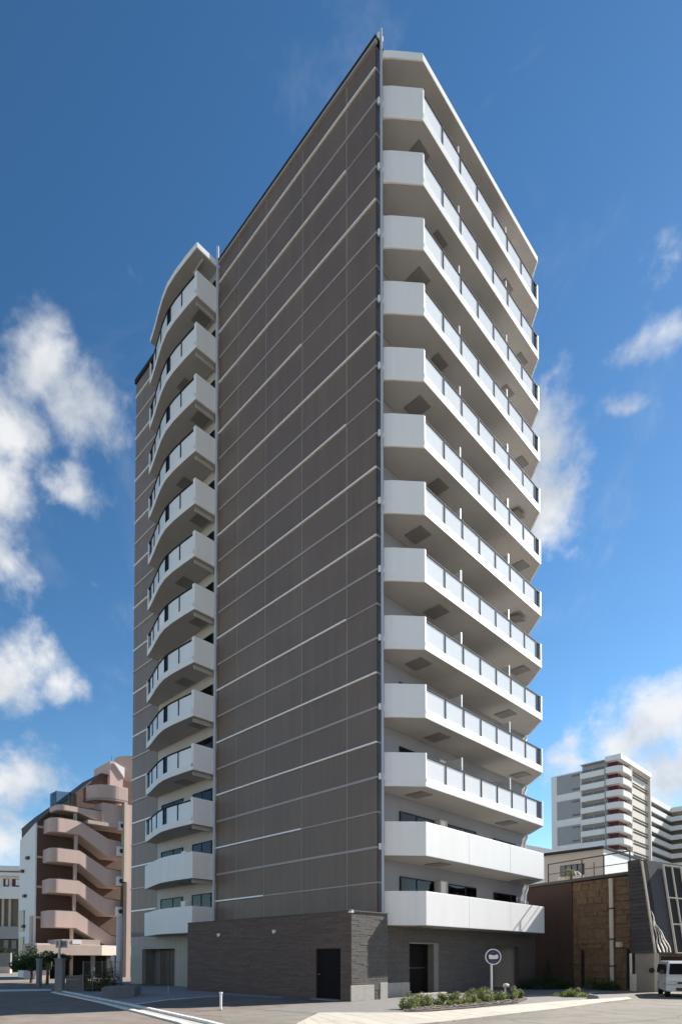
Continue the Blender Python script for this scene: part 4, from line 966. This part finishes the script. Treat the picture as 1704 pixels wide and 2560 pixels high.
while z > 2:                                                   # straight white balconies further left
    pb = MB().box(0, .2, y_pipe + .2, y_bal, z - .3, z + 1.05).box(.2, 1.39, y_pipe + .2, y_bal, z - .3, z - .1).build('balcony', M['far_white'], rise)
    for f0, f1_ in ((.05, .55), (.6, .96)):
        a, b = y_pipe + (y_bal - y_pipe) * f0, y_pipe + (y_bal - y_pipe) * f1_
        MB().box(1.3, 1.39, a, b, z - .05, z + 2.1).build('window', M['far_pane'], pb)
    z -= pitch
z = zpan; ypa = hxr(245, 500)[0]
while z > 6:                                                   # grey wall panels framed in white
    p = MB().box(.5, .598, y_bal + .2, ypa, z - 4.7, z).build('grey_panel', M['far_grey'], rise)
    for dz_ in (-4.3, -.9): MB().box(.42, .499, y_bal + .3, y_bal + 2.2, z + dz_, z + dz_ + .5).build('window', M['far_pane'], p)
    z -= 6.45
# long wing of the same colour, its own block
WG = Frame(HR.world(x_end + 1.5, 9.0), T.th)
wing = tag(empty('slab_block', WG.P, WG.th), 'far white slab block with long open galleries right of the high rise', 'building')
def wy(x, y, o=0.0): p = WG.hy(*c6(x, y), o); return p.x, p.z
zw = wy(1262, 600)[1]; xe = wy(1452, 700)[0]
MB().box(-1, xe + 14, 1.6, 12, 0, zw).build('wall', M['olive'], wing)
MB().box(xe + 1.6, xe + 12, -30, 1.55, 0, zw).build('return_wall', M['olive'], wing)
z = zw
while z > 3:
    MB().box(-1, xe, 0, .25, z - 1.55, z).build('gallery_parapet', M['far_white'], wing)
    MB().box(xe, xe + .25, -30, .25, z - 1.55, z).build('gallery_parapet', M['far_white'], wing)
    MB().box(-1, xe + 1.5, .26, 1.6, z - 1.75, z - 1.55).build('gallery_floor', M['far_grey'], wing)
    z -= 3.05
MB().box(-1, xe + 1, 0, 3, zw + .02, zw + .5).build('roof_band', M['far_cream'], wing)

# ------------------------------------------------------------------ the other side of the street, unseen behind the viewer, added to bounce sunlight
def street_block(x0, x1, y, depth, storeys, m, label):
    o = tag(empty('street_building', (x0, y, 0)), label, 'building'); w = x1 - x0; h = storeys * 3.1 + .6
    wl_ = MB().box(0, w, -depth, 0, 0, h).build('wall', m, o); MB().box(-.2, w + .2, -depth - .2, .2, h, h + .4).build('roof_edge', M['far_grey'], o)
    nb = int(w / 3.2); pw = w / nb
    wm_ = MB().box(0, 1.9, 0, .05, 0, 1.5).mesh('window', M['far_pane'])
    for s_ in range(storeys):
        for i in range(nb):
            q = link('window', wm_, o); q.location = (i * pw + (pw - 1.9) / 2, .002, s_ * 3.1 + 1.0)
street_block(-34, -4, -17, 14, 5, M['far_cream'], 'unseen pale cream apartment block across the street from the tower')
street_block(-1, 24, -16, 14, 6, M['far_white'], 'unseen white office block across the street from the tower')
street_block(27, 52, -15, 14, 4, M['far_cream'], 'unseen low cream shop building across the street from the brown building')

# ------------------------------------------------------------------ plants
def leafy(name, loc, dims, n, leaf, m, label, cat, group=None, seed=0, stems=6, clump=14, trunk=None):
    rg = random.Random(seed); r = tag(empty(name, loc), label, cat, group); mb = MB(); st = MB()
    cl = []
    for i in range(clump):
        while True:
            p = Vector((rg.uniform(-1, 1), rg.uniform(-1, 1), rg.uniform(-.2, 1)))
            if .25 < p.length < 1: break
        cl.append((Vector((p.x * dims[0] * .8, p.y * dims[1] * .8, max(.1, p.z) * dims[2] * .85)), rg.uniform(.22, .42)))
    z0 = trunk or 0.0
    for i in range(n):
        c, s = rg.choice(cl); d = Vector((rg.gauss(0, 1), rg.gauss(0, 1), rg.gauss(0, 1))).normalized() * (rg.random() ** .45)
        p = c + Vector((d.x * dims[0] * s, d.y * dims[1] * s, d.z * dims[2] * s)); p.z = max(p.z, .02) + z0
        out = (Vector((p.x, p.y, p.z - z0 - dims[2] * .25)).normalized() + Vector((rg.uniform(-.8, .8), rg.uniform(-.8, .8), rg.uniform(-.3, .8)))).normalized()
        t = out.cross(Vector((rg.uniform(-1, 1), rg.uniform(-1, 1), rg.uniform(-1, 1)))).normalized(); b = out.cross(t); L_ = leaf * rg.uniform(.6, 1.3); k = len(mb.v)
        mb.v += [tuple(p - t * L_ * .5), tuple(p + b * L_ * .28 + out * L_ * .08), tuple(p + t * L_ * .5 - out * L_ * .1), tuple(p - b * L_ * .28 + out * L_ * .08)]; mb.f.append((k, k + 1, k + 2, k + 3))
    me = bpy.data.meshes.new('foliage'); me.from_pydata(mb.v, [], mb.f); me.materials.append(m); link('foliage', me, r)
    if trunk: st.tube([(0, 0, 0), (.03, .02, z0 * .5), (0, 0, z0 + dims[2] * .3)], [.10, .08, .05], 7)
    for c, s in cl[:stems]: st.tube([(c.x * .15, c.y * .15, z0 * .9), tuple(c * .5 + Vector((0, 0, z0))), tuple(c + Vector((0, 0, z0)))], [.03, .02, .008], 5)
    st.build('trunk' if trunk else 'stems', M['bark'], r); return r
# planting bed with low shrubs along the pavement
bedpix = [(995, 2512), (1100, 2498), (1230, 2490), (1308, 2489), (1318, 2499), (1290, 2509), (1180, 2521), (1080, 2529), (1015, 2530)]
gpoly('planting_bed', bedpix, .030, M['soil'])
rgp = random.Random(21)
st_ = MB()
for i in range(420):
    t = rgp.random(); u = 1010 + 285 * t; v = 2531 - 22 * t + rgp.uniform(-9, 0); p = G(u, v); s = rgp.uniform(.015, .05)
    st_.box(p.x - s, p.x + s, p.y - s, p.y + s * rgp.uniform(.5, 1), .02, .03 + s * rgp.uniform(.6, 1.2))
kind(st_.build('gravel', M['gravel']), 'stuff')
row = [(1024, 2523, .42, .46), (1062, 2519, .36, .42), (1100, 2516, .34, .40), (1142, 2513, .38, .42), (1180, 2510, .36, .44), (1208, 2507, .40, .50), (1246, 2504, .38, .42), (1276, 2500, .36, .40), (1296, 2497, .32, .36)]
for i, (u, v, w, h) in enumerate(row):
    p = G(u, v); leafy('shrub', (p.x, p.y, .02), (w * 1.12, w, h * 1.2), 1500, .062, M['leaf'], ('low light green shrub at the doorway end of the planting bed', 'leafy shrub, second from the doorway end of the planting bed', 'leafy shrub, third from the doorway end of the planting bed', 'leafy shrub, fourth from the doorway end of the planting bed', 'leafy shrub just on the doorway side of the sign pole', 'taller leafy shrub at the foot of the round sign pole', 'leafy shrub between the sign pole and the bollard light', 'leafy shrub just past the bollard light in the bed', 'small shrub at the far end of the bed past the light')[i], 'shrub', 'low shrubs in the pavement bed', 30 + i, 5, 12)
for i, (u, v, w, h) in enumerate([(1120, 2500, .5, .25), (1180, 2497, .5, .25), (1065, 2503, .45, .22), (1240, 2495, .45, .3)]):
    p = G(u, v); leafy('ground_plant', (p.x, p.y, .02), (w, w * .8, h), 380, .07, M['leaf_mid'], ('flat ground plant behind the middle shrubs of the bed', 'flat ground plant behind the shrubs next to the sign pole', 'flat ground plant at the doorstep end behind the shrubs', 'flat ground plant behind the bollard light')[i], 'plant', 'flat plants behind the shrubs', 60 + i, 3, 10)
for i, (u, v, w, h) in enumerate([(1412, 2492, .50, .42), (1440, 2493, .55, .46), (1468, 2492, .34, .24)]):
    p = G(u, v); leafy('shrub', (p.x, p.y, 0), (w, w * .8, h), 620, .085, M['leaf'], ('light green spreading shrub on the kerb, farthest from the boulder', 'fuller spreading shrub in the middle of the kerb clump', 'small spreading shrub right beside the grey boulder')[i], 'shrub', 'shrubs on the kerb before the brown wall', 70 + i, 5, 12)
rk = G(1480, 2497); MB().hull2([(-.25, -.12, 0), (.25, -.1, 0), (.22, .14, 0), (-.2, .12, 0)], [(-.18, -.08, .2), (.2, -.07, .13), (.17, .09, .14), (-.12, .08, .22)]).build('boulder', M['concrete'], None, bevel=.03, loc=(rk.x, rk.y, 0))
tag(bpy.data.objects['boulder'], 'small grey boulder beside the spreading shrubs', 'boulder')
for i, (u, v, w, h) in enumerate([(1325, 2472, .8, .7), (1352, 2474, .8, .75), (1382, 2474, .85, .7), (1412, 2473, .8, .55)]):
    p = G(u, v); leafy('hedge_bush', (p.x, p.y, 0), (w, w * .7, h), 700, .09, M['leaf_dark'], ('dark bush touching the porch end of the tower', 'dark bush second from the porch end of the tower', 'dark bush at the foot of the small conifer', 'low dark bush between the conifer and the rubble wall')[i], 'bush', 'dark bushes beside the tower end', 80 + i, 4, 16)
p = G(1372, 2470); leafy('conifer', (p.x, p.y, 0), (.42, .42, 1.6), 900, .08, M['leaf_dark'], 'small pointed conifer among the dark bushes', 'conifer', None, 95, 6, 22, .2)
for i, (u, v, w, h) in enumerate([(1480, 2474, .7, .75), (1505, 2475, .7, .8), (1528, 2476, .6, .5)]):
    p = G(u, v); leafy('hedge_bush', (p.x - .1, p.y - .4, 0), (w, w * .6, h), 600, .09, M['leaf_dark'], ('dim bush at the rubble wall beside the slot drain', 'dim bush in the middle of the rubble wall foot', 'small dim bush beside the pale drain pipe')[i], 'bush', 'bushes at the rubble wall', 100 + i, 4, 14)
# garden on the left
p = G(78, 2458); leafy('tree', (p.x, p.y, 0), (1.5, 1.3, 1.6), 5200, .15, M['leaf_dark'], 'dark green tree at the corner of the pink building', 'tree', None, 111, 8, 26, .9)
p = G(118, 2462); leafy('tree', (p.x, p.y, 0), (1.5, 1.0, .6), 3200, .13, M['leaf_dark'], 'flat crowned dark green tree under the canopy edge', 'tree', None, 113, 8, 20, 1.5)
for i, (u, v, w, h, m) in enumerate([(218, 2476, .7, 1.0, 'leaf_mid'), (240, 2478, .8, 1.3, 'leaf_mid'), (262, 2477, .8, 1.5, 'leaf_mid'), (278, 2473, .7, 1.2, 'leaf_dark')]):
    p = G(u, v); leafy('garden_bush', (p.x, p.y, 0), (w, w * .7, h), 1100, .10, M[m], ('small olive bush behind the wire fence next to the block wall', 'olive bush second from the block wall behind the fence', 'tallest olive bush behind the wire fence', 'darker green bush at the dark column end of the fence')[i], 'bush', 'bushes behind the wire fence', 120 + i, 6, 16)
for i, (u, v) in enumerate([(12, 2395), (30, 2392), (44, 2396)]):
    p = F1.world(f1(u, 2395)[0], -3.5); leafy('garden_bush', (p.x, p.y, 1.6), (1.1, .9, 1.4), 500, .22, M['leaf_dark'], ('dark bush above the garden wall, farthest from the pink building', 'middle dark bush above the low garden wall', 'dark bush above the garden wall next to the pink building')[i], 'bush', 'bushes above the garden wall', 130 + i, 4, 10)

# ------------------------------------------------------------------ street furniture
sp_ = G(1228, 2496); sd = sp_.y
sign = tag(empty('road_sign', sp_), 'round navy and white road sign on a white pole in the bed', 'road sign')
zc = DP(1232, 2392, sd).z; rs_ = 20.0 * sd / FPX
MB().tube([(0, 0, 0), (0, 0, zc - rs_ * .9)], .045, 12).build('pole', M['sign_white'], sign)
dx = 4 * sd / FPX
def disc(nm, r, y0, y1, m, n=40, parent=sign): return MB().hull2([(dx + r * math.cos(2 * math.pi * i / n), y0, zc + r * math.sin(2 * math.pi * i / n)) for i in range(n)], [(dx + r * math.cos(2 * math.pi * i / n), y1, zc + r * math.sin(2 * math.pi * i / n)) for i in range(n)]).build(nm, m, parent)
dk = disc('sign_rim', rs_, -.05, -.02, M['sign_white']); disc('sign_face', rs_ * .87, -.056, -.051, M['navy'], parent=dk)
k_ = rs_ / 260.0                                               # emblem drawn in the units of the enlarged photograph
def em(nm, pts, m, y=-.062):
    P = [(dx + (x - 672) * k_, zc - (yy - 565) * k_) for x, yy in pts]
    MB().hull2([(a, y + .004, b) for a, b in P], [(a, y, b) for a, b in P]).build(nm, m, dk)
em('emblem', [(525, 510), (545, 492), (590, 498), (650, 515), (710, 520), (760, 505), (790, 485), (815, 500), (832, 540), (832, 590), (810, 628), (770, 636), (560, 640), (530, 620)], M['sign_white'])
em('emblem_line', [(590, 690), (620, 715), (680, 735), (740, 722), (775, 695), (770, 712), (735, 742), (680, 750), (615, 732)], M['sign_blue'])
em('emblem_line', [(585, 440), (630, 412), (690, 405), (735, 425), (690, 418), (635, 425)], M['sign_blue'])
em('emblem_line', [(590, 660), (790, 655), (770, 668), (600, 674)], M['sign_blue'])
lp = G(1262, 2496); ld = lp.y
lamp = tag(empty('bollard_light', lp), 'cream garden bollard light with domed hood among the shrubs', 'bollard light')
hz_ = DP(1262, 2466, ld).z
MB().tube([(0, 0, 0), (0, 0, hz_)], .035, 10).build('post', M['lamp_cream'], lamp)
pr = [(.0, .10), (.07, .095), (.12, .06), (.135, .0), (.10, -.05), (.0, -.05)]
mb = MB(); n = 18
for (r_, z_) in pr:
    for i in range(n): mb.v.append((.03 + max(r_, .002) * math.cos(2 * math.pi * i / n), max(r_, .002) * math.sin(2 * math.pi * i / n), hz_ + z_ + .02))
for j in range(len(pr) - 1):
    for i in range(n): mb.f.append((j * n + i, j * n + (i + 1) % n, (j + 1) * n + (i + 1) % n, (j + 1) * n + i))
mb.build('hood', M['lamp_cream'], lamp, smooth=True)
def post(u, v0, v1, r_, label, cat, cap=True, m='sign_white', name='marker_post'):
    p = G(u, v1); o = tag(empty(name, p), label, cat); h = DP(u, v0, p.y).z
    MB().tube([(0, 0, 0), (0, 0, h)], r_, 12).build('post', M[m], o)
    if cap: MB().tube([(0, 0, h - .05), (0, 0, h)], r_ * 1.5, 12).build('cap', M[m], o)
    MB().tube([(0, 0, 0), (0, 0, .025)], r_ * 1.8, 12).build('foot', M['concrete'], o); return o
post(552, 2480, 2526, .038, 'short white marker post standing on the dark apron', 'marker post')
post(421, 2465, 2487, .024, 'thin grey marker post beside the apron edging', 'marker post', m='metal_grey')
# mirror / board on a white pole
bp_ = G(146, 2474); o = tag(empty('sign_pole', bp_), 'tall white pole with a grey board behind it by the carport', 'sign pole'); h = DP(148, 2351, bp_.y).z
MB().tube([(0, 0, 0), (.02, 0, h * .5), (.05, 0, h)], [.10, .075, .05], 10).build('pole', M['lamp_cream'], o)
kx_ = bp_.y / FPX
bd = MB().box(-10 * kx_, 20 * kx_, .06, .12, DP(146, 2369, bp_.y).z, h).build('board', M['metal_grey'], o, bevel=.03); MB().box(-7 * kx_, 17 * kx_, .05, .058, DP(146, 2366, bp_.y).z, h - .06).build('board_face', M['concrete'], bd)
pp_ = G(285, 2470); o = tag(empty('sign_pole', pp_), 'slim white pole with a grey notice box beside the dark column', 'sign pole'); h = DP(285, 2387, pp_.y).z
MB().tube([(0, 0, 0), (0, 0, h)], .05, 10).build('pole', M['sign_white'], o)
MB().box(-.16, .06, -.10, -.05, h - .75, h - .05).build('notice_box', M['metal_grey'], o, bevel=.01)
up_ = G(298, 2467); o = tag(empty('utility_column', up_), 'thick dark grey column between the pink building and the tower', 'column'); h = DP(298, 2288, up_.y).z
MB().tube([(0, 0, 0), (0, 0, h)], [.19, .17], 14).build('column', M['pipe'], o); MB().tube([(0, 0, .0), (0, 0, .2)], .24, 14).build('base', M['concrete'], o)
# gate posts, block wall and the wire fence
for u0, lab in ((98, 'grey concrete gate post beside the dark tree'), (150, 'mossy concrete gate post behind the white pole')):
    p = G(u0, 2468 if u0 < 120 else 2480); o = tag(empty('gate_post', p), lab, 'gate post'); w = .09 if u0 < 120 else .18
    MB().box(-w, w, -.18, .18, 0, 1.55).build('shaft', M['concrete'], o, bevel=.02); MB().box(-w - .03, w + .03, -.21, .21, 1.55, 1.64).build('cap', M['concrete'], o, bevel=.02)
A_ = G(165, 2479); B_ = G(208, 2478); d = B_ - A_
o = tag(empty('block_wall', A_, math.atan2(d.y, d.x)), 'low grey block wall between gate post and wire fence', 'wall')
L_ = d.length; nb = 4
for r_ in range(4):
    for i in range(nb + (r_ % 2)):
        x0 = max(0, L_ * (i - .5 * (r_ % 2)) / nb); x1 = min(L_, L_ * (i + 1 - .5 * (r_ % 2)) / nb)
        MB().box(x0 + .006, x1 - .006, 0, .15, r_ * .2, r_ * .2 + .19).build('block', M['concrete'], o)
A_ = G(208, 2480); B_ = G(300, 2476); d = B_ - A_; L_ = d.length
o = tag(empty('wire_fence', A_, math.atan2(d.y, d.x)), 'thin green wire fence in front of the olive bushes', 'fence')
for i in range(5): MB().tube([(L_ * i / 4, 0, 0), (L_ * i / 4, 0, 1.5)], .025, 6).build('fence_post', M['hatch'], o)
for z in (.15, .8, 1.45): MB().tube([(0, 0, z), (L_, 0, z)], .012, 5).build('wire', M['hatch'], o)
wm = MB()
for i in range(34): wm.tube([(L_ * i / 33, .01, .1), (L_ * i / 33, .01, 1.48)], .004, 4)
kind(wm.build('mesh', M['hatch'], o), 'stuff')
# ramp wall in front of the entrance
pts = [G(253.5, 2500), G(336, 2493), G(345, 2466.5), G(262, 2469)]
o = tag(empty('ramp_wall', pts[0]), 'low grey concrete block beside the path to the side entrance', 'low wall')
P0 = pts[0]; zt_r = [DP(254, 2471, pts[0].y).z, DP(330, 2468, pts[1].y).z]
A_ = [(p.x - P0.x, p.y - P0.y, 0) for p in (pts[0], pts[1], pts[1] + Vector((-.6, 2.6, 0)), pts[0] + Vector((-.7, 2.2, 0)))]
B_ = [(A_[0][0], A_[0][1], zt_r[0]), (A_[1][0], A_[1][1], zt_r[1] * .98), (A_[2][0], A_[2][1], zt_r[1] * .98), (A_[3][0], A_[3][1], zt_r[0])]
MB().hull2(A_, B_).build('wall', M['concrete'], o, bevel=.02)

# ------------------------------------------------------------------ white van under the slanted front
vp = G(1664, 2494); vr = R(-22)
van = tag(empty('parked_van', (vp.x, vp.y, 0), vr), 'white van parked before the garage under the slanted front', 'van')
Wd, Ln, Ht = 1.68, 3.7, 1.52                                   # local x across, y to the rear
def prof(x): return [(0.05, .32), (0.0, .55), (.04, .82), (.10, .92), (.42, 1.42), (.62, Ht), (Ln - .2, Ht), (Ln, 1.35), (Ln, .35), (Ln - .2, .25), (.2, .25)]
pr = prof(0)
A_ = [(0.04 if z > .95 else 0, y, z) for y, z in pr]; B_ = [(Wd - (.04 if z > .95 else 0), y, z) for y, z in pr]
A_ = [(x + (.10 if z > 1.3 else 0), y, z) for x, y, z in A_]; B_ = [(x - (.10 if z > 1.3 else 0), y, z) for x, y, z in B_]
body = MB().hull2(A_, B_).build('body', M['car'], van, bevel=.05)
ws = [(.13, .125, .955), (Wd - .13, .125, .955), (Wd - .20, .405, 1.385), (.20, .405, 1.385)]
MB().hull2([(x, y - .015, z + .01) for x, y, z in ws], [(x, y - .035, z + .02) for x, y, z in ws]).build('windscreen', M['door_black'], van)
for s_, x in ((-1, -.012), (1, Wd - .04 + .015)):
    sw = [(.45, .98), (.72, 1.38), (Ln - .5, 1.38), (Ln - .3, 1.0)]
    MB().hull2([(x + (.05 if s_ < 0 else -.03) * (z > 1.2), y, z) for y, z in sw], [(x + .03 + (.05 if s_ < 0 else -.03) * (z > 1.2), y, z) for y, z in sw]).build('side_window', M['door_black'], van)
bm_ = MB().box(-.02, Wd + .02, -.10, .10, .26, .50).build('bumper', M['car'], van, bevel=.04)
MB().box(.35, Wd - .35, -.115, -.101, .29, .42).build('grille', M['car_dark'], bm_); MB().box(Wd / 2 - .2, Wd / 2 + .2, -.125, -.116, .33, .46).build('number_plate', M['sign_white'], bm_)
for x in (.05, Wd - .40): MB().box(x, x + .35, -.03, .06, .54, .70).build('headlight', M['headlamp'], van, bevel=.03)
MB().box(.42, Wd - .42, -.012, .03, .56, .66).build('front_grille', M['car_dark'], van)
for x in (.02, Wd - .2):
    for y in (.62, Ln - .65):
        tw = MB().tube([(x, y, .29), (x + .18, y, .29)], .29, 22).build('wheel', M['tyre'], van)
        xr_ = x - .012 if x < .5 else x + .18
        MB().tube([(xr_, y, .29), (xr_ + .012, y, .29)], .18, 18).build('rim', M['rim'], tw)
for s_ in (-1, 1):
    x = -.2 if s_ < 0 else Wd + .02
    MB().box(x, x + .18, .28, .36, .98, 1.14).build('wing_mirror', M['car_dark'], van, bevel=.03)
for s_, x in ((-1, Wd * .25), (1, Wd * .75)):
    MB().tube([(x - .25, .12, .965), (x + .22, .13, .985)], .012, 6).build('wiper', M['car_dark'], van)

# potted plant on a balcony deck near the far end of the right facade
pw_ = T.world(12.9, -.1, Z0 + FH * 4 + .17)
pot = leafy('potted_plant', (pw_.x, pw_.y, pw_.z + .30), (.35, .35, .75), 260, .12, M['leaf_dark'], 'leafy potted plant above the glass rail of a tower balcony', 'potted plant', None, 150, 5, 10, .45)
MB().tube([(0, 0, -.30), (0, 0, .02)], [.14, .19], 14).build('pot', M['rock'], pot)
